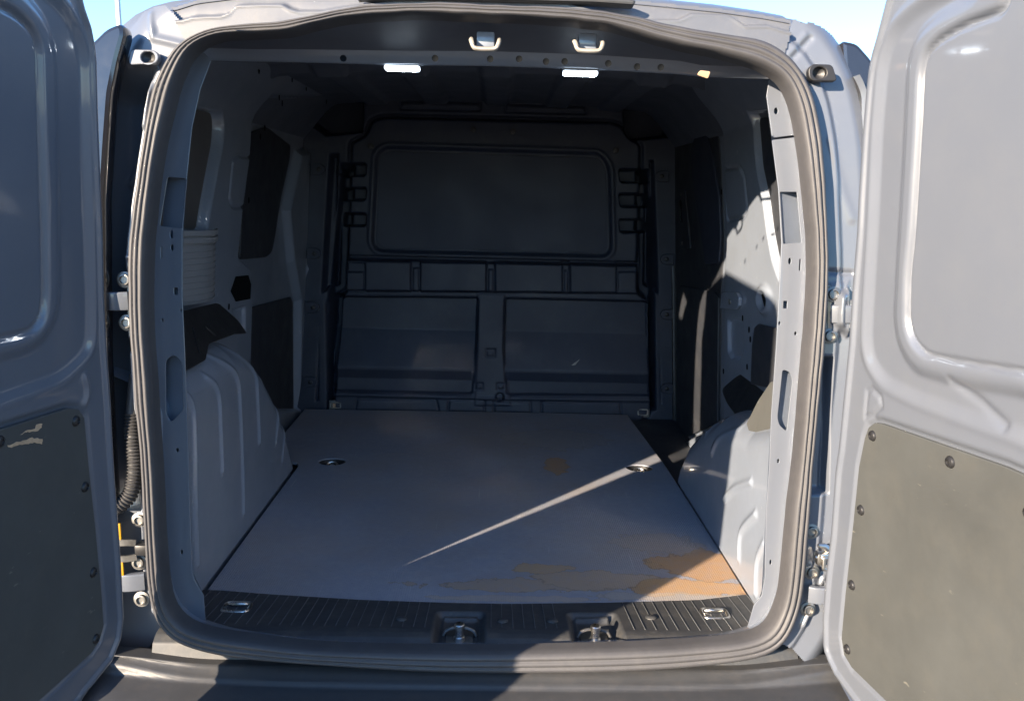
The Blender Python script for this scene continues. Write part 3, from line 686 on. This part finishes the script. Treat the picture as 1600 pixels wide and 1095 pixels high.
# header inner box: slopes from the lip to a beam
lipz = lambda x: np.interp(x, *zip(*sorted((p[0], p[1]) for p in LI if p[1] > 1.0)))
xs = np.linspace(-.585, .60, 160)
def beam_pt(px_, py_, y): 
    f = Fr((0, y, .6), (1, 0, 0), (0, 0, 1)); return f.px(px_, py_)
BT = [beam_pt(x, y, .33) for x, y in ((395, 78), (450, 78), (600, 80), (760, 81), (920, 86), (1060, 96), (1095, 103))]
BB = [beam_pt(x, y, .34) for x, y in ((395, 96), (450, 97), (600, 101), (760, 103), (920, 108), (1060, 116), (1095, 120))]
bt = lambda x: .6 + np.interp(x, [p[0] for p in BT], [p[1] for p in BT]); bb = lambda x: .6 + np.interp(x, [p[0] for p in BB], [p[1] for p in BB])
L0 = [(x, .10 + .0 * x, .6 + lipz(x) - .002) for x in xs]; L1 = [(x, .17, .6 + lipz(x) * .4 + (bt(x) - .6) * .6 + .022) for x in xs]; L2 = [(x, .30, bt(x) + .012) for x in xs]; L3 = [(x, .325, bt(x)) for x in xs]
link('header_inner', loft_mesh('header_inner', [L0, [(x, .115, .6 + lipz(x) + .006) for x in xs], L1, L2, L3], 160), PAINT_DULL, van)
beam = link('header_beam', loft_mesh('header_beam', [[(x, .325, bt(x)) for x in xs], [(x, .328, bt(x) - .004) for x in xs], [(x, .338, bb(x) + .003) for x in xs], [(x, .345, bb(x)) for x in xs], [(x, .385, bb(x) + .004) for x in xs], [(x, .41, bb(x) + .08) for x in xs]], 160), PAINT_IN, van)
hole = lathe_mesh('hole', [(.0055, 0), (.0055, .0015), (.004, .0005), (0, .0003)], 12)
BF = Fr((0, .3335, .6), (1, 0, 0), (0, -.3, 1))
for x, y in ((537, 91), (680, 91), (766, 92), (811, 92), (853, 96), (882, 96), (950, 99), (995, 104), (1032, 105)):
    put('hole', hole, BF.mat(*BF.px(x, y), .003), VOID, beam)
for x, y in ((628, 104), (907, 112)):
    f = Fr((0, .352, .6), (1, 0, 0), (0, 0, 1)); u, v = f.px(x, y); p = Vector((u, .36, .6 + v + .001))
    lampo = link('interior_lamp', box_mesh('interior_lamp', (p.x, p.y, p.z + .004), (.076, .034, .010), .003), VENT, van)
    link('lens', box_mesh('lens', (p.x, p.y - .001, p.z - .004), (.072, .030, .010), .004), LENS, lampo)
    ledm = lathe_mesh('led', [(.0085, 0), (.007, -.0012), (.004, -.002), (0, -.0022)], 12)
    for k in (-1, 0, 1): put('led', ledm, Matrix.Translation((p.x + k * .024, p.y - .006, p.z - .0085)), LED, lampo)
for x, y in ((758, 74), (920, 77)):
    f = Fr((0, .15, .6), (1, 0, 0), (0, 0, 1)); u, v = f.px(x, y); z = .6 + v - .004
    path = [(u - .026, .175, z + .022), (u - .0255, .152, z + .015), (u - .021, .146, z + .003), (u - .012, .145, z), (u + .012, .145, z), (u + .021, .146, z + .003), (u + .0255, .152, z + .015), (u + .026, .175, z + .022)]
    o = link('door_striker', sweep_mesh('door_striker', catmull(path, 4, False), circ(.0042, 8)), IVORY, van)
    link('plate', box_mesh('plate', (u, .185, z + .022), (.034, .02, .028), .003), PAINT_IN, o)
plate('tape_patch', BF, rnd(BF.pl([(1083, 113), (1088, 106), (1104, 108), (1100, 119)]), .003), TAPE, van, th=.002, w=.03)

# ------------------------------------------------------------------ side walls
def wall(fr, side):
    us = np.linspace(.13, 1.92, 420); vs = np.linspace(-.03, 1.27, 300)
    Ug, Vg = np.meshgrid(us, vs, indexing='ij'); W = np.zeros_like(Ug)
    W += .10 * ss(1.08, 1.26, Vg)
    return us, vs, Ug, Vg, W
us, vs, Ug, Vg, W = wall(LW, -1)
p_ = lambda pts, r=0: rnd(LW.pl(pts), r) if r else LW.pl(pts)
# pillar band between the two blanked windows, the step of the sliding-door side, the front pillar
W -= .030 * ss(-.004, .006, sdpoly(Ug, Vg, p_([(250, 150), (315, 170), (347, 176), (350, 196), (348, 226), (341, 260), (329, 326), (324, 362), (250, 355)], .02)))
W -= .034 * ss(-.012, .012, sdpoly(Ug, Vg, p_([(398, 150), (392, 250), (381, 330), (374, 400), (394, 418), (396, 470), (392, 640), (480, 640), (480, 420), (500, 240), (500, 150)])))
W += .030 * ss(-.016, .016, sdpoly(Ug, Vg, p_([(474, 240), (512, 230), (505, 420), (490, 640), (470, 640), (473, 470), (462, 410), (455, 330)])))
d = sdpoly(Ug, Vg, p_([(374, 243), (392, 246), (385, 324), (364, 323), (358, 312), (364, 250)], .012)); W -= .008 * np.exp(-(d / .005) ** 2)
hexp = p_([(368, 432), (387, 430), (391, 444), (390, 467), (368, 471), (360, 455)])
mask = np.ones(Ug.shape, bool)
W -= .012 * ss(-.002, .006, sdpoly(Ug, Vg, p_([(363, 484), (384, 479), (384, 520), (372, 505)], .006)))
mask &= ~((Ug < .36) & (Vg > 1.13))
left_wall = hf('side_wall', LW, us, vs, W, PAINT_IN, van, mask=mask)
plate('hollow', LW, hexp if sum(hexp[i - 1][0] * hexp[i][1] - hexp[i][0] * hexp[i - 1][1] for i in range(len(hexp))) > 0 else hexp[::-1], VOID, left_wall, th=.003, bev=.0005, w=.003)
plate('window_blank', LW, rnd(p_([(250, 150), (315, 172), (341, 178), (343, 196), (341, 226), (334, 262), (322, 326), (317, 360), (250, 352)]), .015), WBLANK, left_wall, th=.008, bev=.003, w=-.018)
plate('window_blank', LW, rnd(p_([(405, 208), (430, 200), (465, 228), (463, 252), (450, 310), (441, 370), (436, 395), (428, 403), (388, 407), (390, 330), (397, 260)]), .02), TRIMD, left_wall, th=.010, bev=.004, w=-.024)
plate('lower_trim', LW, rnd(p_([(394, 497), (396, 486), (402, 482), (464, 465), (467, 473), (468, 660), (394, 660)]), .008), TRIMD, left_wall, th=.006, bev=.002, w=-.024)
# slotted air outlet beside the rear pillar
VF = LW.off(.02); vp = VF.pl([(282, 372), (332, 372), (325, 465), (280, 466)])
u0, v1_ = VF.px(282, 366); u1 = VF.px(332, 366)[0]; v0_ = VF.px(328, 464)[1]
prof = []
vent_c = []
for v in np.linspace(v0_, v1_, 40):
    r = []
    for t in np.linspace(0, 1, 24):
        a = -.2 + t * 2.6; u = u0 + (u1 - u0) * t
        r.append(tuple(VF.to3(u, v, .035 * math.sin(max(0, a) * 1.1) * (1 - .15 * (v1_ - v)) - .01)))
    vent_c.append(r)
vent = link('air_vent', loft_mesh('air_vent', vent_c, 24), VENT, van)
for k in range(11):
    v = v0_ + (v1_ - v0_) * (k + .5) / 11.6
    r = []
    for t in np.linspace(0, 1, 24):
        a = -.2 + t * 2.6; u = u0 + (u1 - u0) * t; r.append(tuple(VF.to3(u, v, .035 * math.sin(max(0, a) * 1.1) * (1 - .15 * (v1_ - v)) - .0085)))
    link('slat', sweep_mesh('slat', r, [(-.0012, -.001), (.0012, -.001), (.0009, .0005), (-.0009, .0005)]), VENT, vent)
for dv in (0, -.018):
    r = []
    for t in np.linspace(0, 1.03, 24):
        a = -.2 + t * 2.6; u = u0 + (u1 - u0) * t; r.append(tuple(VF.to3(u, v1_ + dv, .035 * math.sin(max(0, min(a, 2.4)) * 1.1) - .007)))
    link('rim', sweep_mesh('rim', r, [(-.006, -.002), (.006, -.002), (.006, .003), (-.006, .003)]), VENT, vent)

# wheel arches: rounded pressings with ribs
def arch(fr, xin, poly_px, ribs, rr, name='wheel_arch', extra=None):
    fin = Fr((xin, 0, .6), (0, 1, 0), (0, 0, 1), fr.flip)
    poly = fin.pl(poly_px) if not isinstance(poly_px[0][0], tuple) else [p[0] for p in poly_px]
    base = [(.10, -.03)] + [p for p in poly] + [(poly[-1][0], -.03)]
    us = np.linspace(.10, 1.32, 330); vs = np.linspace(-.03, .66, 190)
    Ug, Vg = np.meshgrid(us, vs, indexing='ij')
    d = sdpoly(Ug, Vg, [(-.6, -.6), (-.6, base[1][1])] + base[1:-1] + [(base[-1][0] + .01, -.6)])
    dep = .775 + .0 - abs(xin) + .03
    t = np.clip(d / rr, 0, 1); prof = np.sqrt(np.clip(1 - (1 - t) ** 2, 0, 1))
    W = dep * prof
    for pts, h, wd in ribs:
        W += h * np.exp(-(sdline(Ug, Vg, catmull(fin.pl(pts), 5, False)) / wd) ** 2) * ss(.05, .3, t)
    W -= .010 * ss(.012, -.004, Vg) * prof
    if extra: W = extra(Ug, Vg, W, fin)
    w0 = Fr((math.copysign(.805, xin), 0, .6), (0, 1, 0), (0, 0, 1), fr.flip)
    return hf(name, w0, us, vs, W, PAINT_IN, van, mask=d > -.003)
arch(LW, -.608, [(262, 566), (291, 556), (322, 540), (340, 528), (368, 519), (386, 522), (400, 532), (418, 555), (434, 590), (444, 615), (455, 650), (465, 690), (471, 724)],
     [([(290, 610), (301, 640), (304, 700), (305, 800), (308, 880)], .007, .008), ([(326, 588), (341, 615), (345, 680), (347, 735)], .006, .007), ([(345, 552), (370, 590), (375, 640), (379, 740), (380, 800)], .006, .008),
      ([(375, 540), (398, 580), (403, 640), (405, 690)], .006, .009), ([(437, 625), (431, 690)], .005, .008), ([(447, 650), (441, 720)], .004, .008)], .10)
AF = Fr((-.66, 0, .6), (0, 1, 0), (0, 0, 1))
CVL = Fr((-.60, .0, 1.08), (0, 1, 0), (-.62, 0, 1))
cv = plate('arch_cover', CVL, rnd(CVL.pl([(268, 490), (304, 481), (338, 473), (344, 475), (372, 500), (386, 520), (368, 521), (327, 537), (322, 562), (291, 579), (268, 582)]), .004), BLACK, van, th=.006, bev=.002)
for pts in ([(300, 512), (306, 530), (311, 553)], [(320, 510), (330, 520), (336, 524)]):
    link('ridge', sweep_mesh('ridge', [CVL.to3(u, v, .001) for u, v in [CVL.px(*q) for q in pts]], circ(.005, 8), scale=[.4, 1, .4]), BLACK, cv)

us, vs, Ug, Vg, W = wall(RW, 1)
q_ = lambda pts, r=0: rnd(RW.pl(pts), r) if r else RW.pl(pts)
# blanked quarter window, pillar band, recessed sliding door
W -= .028 * ss(-.004, .006, sdpoly(Ug, Vg, q_([(1176, 175), (1178, 215), (1182, 262), (1192, 312), (1198, 360), (1206, 405), (1218, 440), (1290, 430), (1290, 170)], .02)))
W -= .035 * ss(-.012, .012, sdpoly(Ug, Vg, q_([(1127, 140), (1131, 300), (1134, 380), (1130, 450), (1128, 660), (1000, 720), (1000, 140)])))
d = sdpoly(Ug, Vg, q_([(1130, 264), (1155, 261), (1162, 272), (1168, 328), (1161, 341), (1136, 344)], .012)); W -= .008 * np.exp(-(d / .005) ** 2)
W -= .012 * ss(-.003, .008, sdpoly(Ug, Vg, q_([(1136, 500), (1142, 496), (1161, 500), (1162, 545), (1157, 561), (1143, 561), (1137, 549)], .01)))
gm = RW.px(1195, 469); dg = np.hypot((Ug - gm[0]) / 1.6, Vg - gm[1]); W += .012 * np.exp(-((dg - .028) / .010) ** 2)
right_wall = hf('side_wall', RW, us, vs, W, PAINT_IN, van, mask=~((Ug < .36) & (Vg > 1.13)))
slit = [(gm[0] + (a * .80 - b * .6) * 1.3, gm[1] - (a * .6 + b * .8) ) for a, b in ell(0, 0, .006, .030, 20)]
plate('slot', RW, slit[::-1], VOID, right_wall, th=.003, bev=.001, w=.0035)
for pts in ([(1147, 497), (1150, 497), (1150, 503), (1147, 503)],): pass
sm_hole = lathe_mesh('hole', [(.006, 0), (.006, .001), (.004, .0004), (0, .0002)], 10)
for x, y in ((1161, 497), (1171, 515), (1173, 530), (1168, 573), (1131, 580), (1128, 300)): put('hole', sm_hole, RW.mat(*RW.px(x, y), .001) @ Matrix.Diagonal((1, 1.5, 1, 1)), VOID, right_wall)
for x, y in ((408, 120), (434, 134), (408, 150), (418, 160), (458, 139), (472, 156), (413, 200), (406, 214), (388, 313), (357, 479), (356, 106)): put('hole', sm_hole, LW.mat(*LW.px(x, y), .001 + .10 * float(ss(1.08, 1.26, LW.px(x, y)[1]))) @ Matrix.Diagonal((1, 1.6, 1, 1)), VOID, left_wall)
plate('window_blank', RW, rnd(q_([(1178, 185), (1184, 262), (1195, 312), (1201, 360), (1209, 402), (1222, 432), (1290, 425), (1290, 180)]), .015), TRIMD, right_wall, th=.008, bev=.003, w=-.014, label='blanked rear quarter window panel partly sunlit')
SD = RW.off(-.035)
sdoor = plate('sliding_door', SD, rnd(SD.pl([(1050, 195), (1088, 180), (1122, 185), (1130, 300), (1133, 380), (1128, 450), (1126, 640), (1048, 660)]), .02), TRIMD, van, th=.01, bev=.004, w=.004, label='inside of the closed sliding side door')
plate('window_blank', SD, rnd(SD.pl([(1082, 240), (1092, 207), (1105, 202), (1115, 234), (1128, 307), (1131, 367), (1128, 412), (1107, 414), (1099, 361), (1088, 290)]), .02), BULKP, sdoor, th=.010, bev=.004, w=.012)
hp = plate('handle_plate', SD, rnd(SD.pl([(1063, 298), (1074, 296), (1083, 388), (1068, 390)]), .006), TRIMD, sdoor, [rnd(SD.pl([(1063, 316), (1068, 311), (1074, 314), (1076, 343), (1072, 348), (1066, 345)]), .01)], th=.008, bev=.002, w=.012)
for x, y in ((1069, 303), (1071, 380)): put('screw', lathe_mesh('screw', [(.008, 0), (.008, .002), (.004, .004), (0, .004)], 10), SD.mat(*SD.px(x, y), .012), ZINC, sdoor)
plate('lower_trim', SD, rnd(SD.pl([(1066, 446), (1122, 456), (1128, 465), (1126, 660), (1060, 690)]), .008), TRIMD, sdoor, th=.008, bev=.002, w=.013)
plate('door_rail', SD, SD.pl([(1040, 200), (1047, 200), (1058, 440), (1060, 700), (1050, 700), (1048, 440)]), BLACK, sdoor, th=.02, bev=.004, w=.02)
plate('bracket', RW, rnd(q_([(1133, 456), (1156, 456), (1161, 465), (1160, 478), (1154, 484), (1130, 482)]), .008), PAINT_IN, right_wall, th=.012, bev=.003, w=.012)
put('screw', lathe_mesh('screw', [(.008, 0), (.008, .003), (.004, .005), (0, .005)], 10), RW.mat(*RW.px(1147, 471), .012), ZINC, right_wall)
plate('service_panel', RW, rnd(q_([(1184, 512), (1190, 506), (1230, 515), (1230, 610), (1178, 600), (1180, 540)]), .006), TRIMD, right_wall, th=.006, bev=.002, w=.010)
arch(RW, .62, [(1240, 600), (1200, 632), (1165, 640), (1140, 634), (1112, 632), (1088, 646), (1070, 668), (1056, 700), (1048, 735)],
     [([(1098, 675), (1105, 652), (1124, 639)], .005, .012), ([(1113, 705), (1124, 683), (1142, 670)], .005, .010), ([(1132, 778), (1150, 762), (1174, 753)], .006, .009), ([(1155, 872), (1158, 831), (1181, 803)], .006, .009), ([(1181, 926), (1183, 877), (1194, 849)], .006, .009)], .10)
CVF = Fr((.615, 0, .72), (0, 1, 0), (.5, 0, 1), flip=True)
plate('arch_cover', CVF, rnd(CVF.pl([(1126, 608), (1153, 585), (1170, 580), (1190, 588), (1212, 600), (1230, 640), (1185, 660), (1164, 664), (1150, 650), (1136, 632)]), .03), BLACK, van, th=.008, bev=.003)
QF = Fr((.60, 0, .6), (0, 1, 0), (.12, 0, 1), flip=True)
qt = plate('quarter_trim', QF, rnd(QF.pl([(1204, 596), (1240, 600), (1235, 800), (1196, 800), (1188, 745), (1177, 692), (1166, 662), (1184, 626)]), .005), QTRIM, van, th=.004, bev=.0015)
put('bolt', lathe_mesh('bolt', [(.013, 0), (.013, .002), (.008, .003), (.008, .007), (.004, .008), (0, .006)], 14), QF.mat(*QF.px(1187, 687), 0), ZINC, qt)

# ------------------------------------------------------------------ jambs outside the seal: tail lamp edge, hinges, bolts, cables
JF = SEALF.off(-.016)
def lo_x(v, side):
    P = [p for p in LO if p[0] * side > .2]; P = sorted(P, key=lambda p: p[1]); return np.interp(v, [p[1] for p in P], [p[0] for p in P])
def jamb(side, outline, feats):
    us = np.linspace(.42, .86, 300) * side; us = us[::side]; vs = np.linspace(-.02, 1.275, 420)
    Ug, Vg = np.meshgrid(us, vs, indexing='ij')
    d = sdpoly(Ug, Vg, JF.pl(outline)); W = np.zeros_like(Ug)
    dist = sdpoly(Ug, Vg, LO[::2]); dist = -dist
    if side < 0:
        low = ss(1.13, 1.05, Vg)
        W -= low * .085 * ss(.014, .036, dist) - low * .10 * ss(-.755, -.80, Ug)
        W -= (1 - low) * .05 * ss(.06, .15, dist)
        slot = np.zeros(Ug.shape, bool)
    else:
        W -= .012 * ss(.030, .045, dist) ; W -= .06 * ss(.075, .16, dist); slot = np.zeros(Ug.shape, bool)
    for kind, pts, h, wd in feats:
        if kind == 'l': W += h * np.exp(-(sdline(Ug, Vg, JF.pl(pts)) / wd) ** 2)
        else: W += h * ss(-wd, wd, sdpoly(Ug, Vg, JF.pl(pts)))
    mask = (d > -.002) & (dist > -.012) & ~slot
    return hf('door_jamb', JF, us, vs, W, PAINT, van, mask=mask)
jl = jamb(-1, [(330, 120), (300, 62), (280, 32), (256, 8), (233, 7), (214, 13), (200, 33), (173, 50), (153, 70), (120, 100), (80, 300), (60, 1062), (190, 1058), (212, 1030), (240, 1006), (262, 985), (420, 900)],
    [('l', [(232, 20), (240, 60), (282, 70)], .004, .006), ('l', [(222, 130), (205, 200), (200, 230), (172, 280)], .006, .006), ('l', [(235, 120), (222, 180), (210, 205), (203, 210)], .004, .004), ('p', [(238, 125), (230, 200), (216, 200), (225, 130)], .006, .004), ('l', [(170, 400), (205, 402)], .005, .005), ('l', [(170, 420), (205, 424)], -.004, .004),
     ('p', [(165, 500), (188, 497), (188, 517), (165, 518)], -.03, .004), ('p', [(192, 531), (212, 531), (212, 548), (192, 548)], -.02, .004), ('p', [(200, 800), (222, 800), (230, 900), (205, 925)], .006, .006), ('l', [(210, 920), (216, 945), (235, 955)], .006, .006)])
jr = jamb(1, [(1180, 110), (1226, 85), (1234, 60), (1244, 26), (1257, 34), (1273, 31), (1297, 37), (1313, 47), (1333, 70), (1352, 93), (1380, 130), (1400, 300), (1380, 1050), (1330, 1055), (1268, 1046), (1240, 1015), (1205, 995), (1150, 900)],
    [('l', [(1233, 85), (1262, 52)], .002, .006), ('l', [(1240, 90), (1270, 58)], -.003, .006), ('l', [(1300, 220), (1320, 300), (1335, 340)], .002, .010), ('l', [(1297, 425), (1335, 427)], -.005, .004), ('p', [(1296, 445), (1330, 440), (1330, 520), (1296, 520)], .004, .006), ('p', [(1305, 462), (1326, 452), (1326, 524), (1303, 505), (1302, 490)], .022, .006),
     ('p', [(1268, 560), (1300, 560), (1296, 770), (1268, 770)], -.03, .006), ('l', [(1270, 905), (1268, 880)], .004, .004), ('l', [(1255, 975), (1290, 905)], .006, .006)])
# folded sealant bead, bracket, lamp edges
for nm, side, br, ov, lampp in (('l', -1, [(203, 77), (240, 78), (247, 84), (248, 92), (243, 100), (200, 102)], (231, 90, 10, 8), [(153, 70), (173, 50), (197, 40), (203, 56), (191, 100), (181, 150), (175, 230), (170, 310), (170, 430), (172, 560), (178, 690), (184, 790), (60, 790), (50, 430), (60, 200), (100, 110)]),
                            ('r', 1, [(1270, 100), (1301, 101), (1309, 127), (1270, 127), (1264, 121), (1263, 108)], (1281, 114, 9, 8), [(1309, 67), (1333, 72), (1356, 98), (1370, 130), (1360, 340), (1336, 330), (1326, 250), (1314, 150)])):
    j = jl if side < 0 else jr
    b2 = JF.pl(br, .02)
    b2 = b2 if sum(b2[i - 1][0] * b2[i][1] - b2[i][0] * b2[i - 1][1] for i in range(len(b2))) > 0 else b2[::-1]
    oc = JF.px(ov[0], ov[1], .02)
    bo = plate('hinge_cover', JF, rnd(b2, .008), PAINT if side < 0 else BLACK, van, [ell(*oc, .0125, .0105)], th=.014, bev=.002, w=.02)
    put('plug', lathe_mesh('plug', [(.0125, .0), (.012, .004), (.008, .002), (0, -.002)], 18), JF.mat(oc[0], oc[1], .008), BLACK, bo)
    LF = JF.off(-.05 if side > 0 else .020)
    plate('tail_lamp', LF, rnd(LF.pl(lampp), .01), LAMPG, van, th=.04, bev=.008, w=.02)  # left lamp lengthened behind the door and moved rearwards to shade the jamb
bolt = lathe_mesh('bolt', [(.015, 0), (.015, .0025), (.0105, .0035), (.0100, .009), (.0075, .0095), (.0070, .005), (0, .005)], 20)
for (x, y, w_) in ((196, 437, .0), (199, 504, .0), (222, 935, .0), (221, 875, .008), (219, 811, .0), (1300, 460, .004), (1296, 525, .0), (1268, 893, .0), (1262, 951, .0), (1268, 830, -.002)):
    put('bolt', bolt, JF.mat(*JF.px(x, y), w_), ZINC if x < 700 else PAINT_IN, jl if x < 700 else jr)
# hinges: arms between the body and the doors
for side, y, jx, dx in ((-1, 470, 202, 165), (-1, 905, 228, 186), (1, 490, 1296, 1330), (1, 925, 1262, 1290)):
    a = JF.to3(*JF.px(jx, y), np.array(.006)); b = JF.to3(*JF.px(dx, y), np.array(.012))
    a = np.array(a).ravel(); b = np.array(b).ravel()
    path = [a + (b - a) * t + np.array([0, -.004 * math.sin(math.pi * t), 0]) for t in np.linspace(0, 1, 9)]
    h = link('hinge', sweep_mesh('hinge', path, rnd([(-.017, -.007), (.017, -.007), (.017, .007), (-.017, .007)], .003, 3)), PAINT, van)
    put('pin', lathe_mesh('pin', [(.0, -.026), (.009, -.026), (.009, .026), (0, .026)], 14), Matrix.Translation(b), PAINT, h)
# door checks
a = np.array(JF.to3(*JF.px(231, 852), np.array(.012))).ravel()
ck = link('door_check', box_mesh('door_check', tuple(a), (.030, .03, .022), .005), BLACK, van)
put('roller', lathe_mesh('roller', [(0, -.012), (.010, -.012), (.012, -.006), (.012, .006), (.010, .012), (0, .012)], 14), Matrix.Translation(a + np.array([.022, -.006, 0])), BLACK, ck)
pth = [a + np.array(q) for q in ((-.012, -.01, .014), (-.03, -.014, .016), (-.048, -.016, .014), (-.056, -.018, 0), (-.048, -.016, -.014), (-.03, -.014, -.016), (-.012, -.01, -.014))]
link('strap', sweep_mesh('strap', catmull(pth, 4, False), [(-.006, -.002), (.006, -.002), (.006, .002), (-.006, .002)]), ZINC, ck)
for dz in (.036, -.040):
    c = a + np.array([-.044, -.012, dz]); link('cable_tag', box_mesh('cable_tag', tuple(c), (.014, .004, .034), .001), YELLOW, ck)
a = np.array(JF.to3(*JF.px(1276, 862), np.array(.016))).ravel()
ck = link('door_check', box_mesh('door_check', (a[0] + .008, a[1], a[2] - .006), (.034, .022, .026), .006), STEEL, van)
for dz, dx in ((.020, -.008), (-.004, -.012)):
    link('claw', sweep_mesh('claw', [a + np.array([.018, 0, dz * .4]), a + np.array([.004, -.004, dz]), a + np.array([dx, -.006, dz + .002])], circ(.006, 8), scale=[1.2, 1, .5]), STEEL, ck)
plate('frame', JF, rect(*JF.px(1287, 872), .016, .014, .006), STEEL, ck, [rect(*JF.px(1287, 872), .009, .008, .003)], th=.006, bev=.002, w=.034)
# corrugated cable conduit
pth = [np.array(JF.to3(*JF.px(x, y, w_), np.array(w_))).ravel() for x, y, w_ in ((213, 585, -.02), (208, 640, -.01), (208, 690, .0), (211, 725, .004), (209, 752, .008), (203, 772, .012), (190, 787, .016), (172, 796, .018), (150, 800, .016))]
pth = catmull(pth, 40, False); ln = np.r_[0, np.cumsum(np.linalg.norm(np.diff(np.array(pth), axis=0), axis=1))]
link('cable_conduit', sweep_mesh('cable_conduit', pth, circ(.0135, 14), scale=[1 + .13 * (math.sin(l / .0062 * 2 * math.pi) if l > .075 else -.6) for l in ln]), HOSE, van)
# crumpled sealant seam
rng = random.Random(4)
pth = [np.array(JF.to3(*JF.px(x + rng.uniform(-1.5, 1.5), y, .004), np.array(.004))).ravel() for x, y in ((166, 360), (167, 385), (166, 400), (170, 418), (169, 436), (168, 444))]
link('sealant_bead', sweep_mesh('sealant_bead', catmull(pth, 5, False), circ(.004, 7)), ZINC, van)

# ------------------------------------------------------------------ bumper
prof = [(.05, .588), (.012, .590), (-.004, .586), (-.016, .580), (-.026, .5775), (-.030, .572), (-.060, .570), (-.12, .566), (-.17, .558), (-.195, .540), (-.205, .50), (-.205, .32)]
cs = []
for x in np.linspace(-.80, .80, 60):
    bow = .05 * (abs(x) / .8) ** 3
    lift = .018 * ss(.50, .72, abs(x))
    cs.append([(x, y + bow * (1 if y < 0 else 0), z + lift * (1 if y > -.03 else .2)) for y, z in prof])
link('rear_bumper', loft_mesh('rear_bumper', cs, 90), BUMP, van)
for s_ in (-1, 1):
    cs = []
    for t in np.linspace(0, 1, 14):
        x = s_ * (.70 + .215 * t); yb_ = .22 * t ** 3
        cs.append([(x, .16 + yb_ * .3, .86), (x, .02 + yb_, .855), (x, .0 + yb_, .84), (x, -.005 + yb_, .70), (x, .0 + yb_, .640 - .015 * t), (x, .0 + yb_, .606 - .012 * t), (x, -.03 + yb_, .596 - .01 * t), (x, -.085 + yb_, .588 - .01 * t), (x, -.12 + yb_, .57 - .01 * t), (x, -.13 + yb_, .50), (x, -.13 + yb_, .35)])
    link('body_corner', loft_mesh('body_corner', cs, 50), PAINT, van)

# ------------------------------------------------------------------ street lamps far behind the van
def pole(px_, y, lab, hgt=9.5):
    x = float((CAM + ray(px_, 2) * ((y - CAM[1]) / ray(px_, 2)[1]))[0])
    root = bpy.data.objects.new('street_lamp', None); col.objects.link(root); root.location = (x, y, 0)
    root['label'] = lab; root['category'] = 'street lamp'; root['group'] = 'street lamps behind the van'
    o = link('pole', sweep_mesh('pole', [(0, 0, 0), (0, 0, hgt * .5), (0, 0, hgt)], circ(.085, 14), scale=[1.3, 1.0, .75], up=(1, 0, 0)), POLE, root)
    link('arm', sweep_mesh('arm', [(0, 0, hgt - .1), (.3, 0, hgt + .1), (1.1, 0, hgt + .2)], circ(.04, 10)), POLE, root)
    link('lamp_head', box_mesh('lamp_head', (1.3, 0, hgt + .18), (.7, .26, .1), .03), POLE, root)
pole(184, 26, 'white lamp pole rising left of the van roof beside the open shaded door')
pole(1100, 38, 'thin white lamp pole showing just above the right half of the van roof')
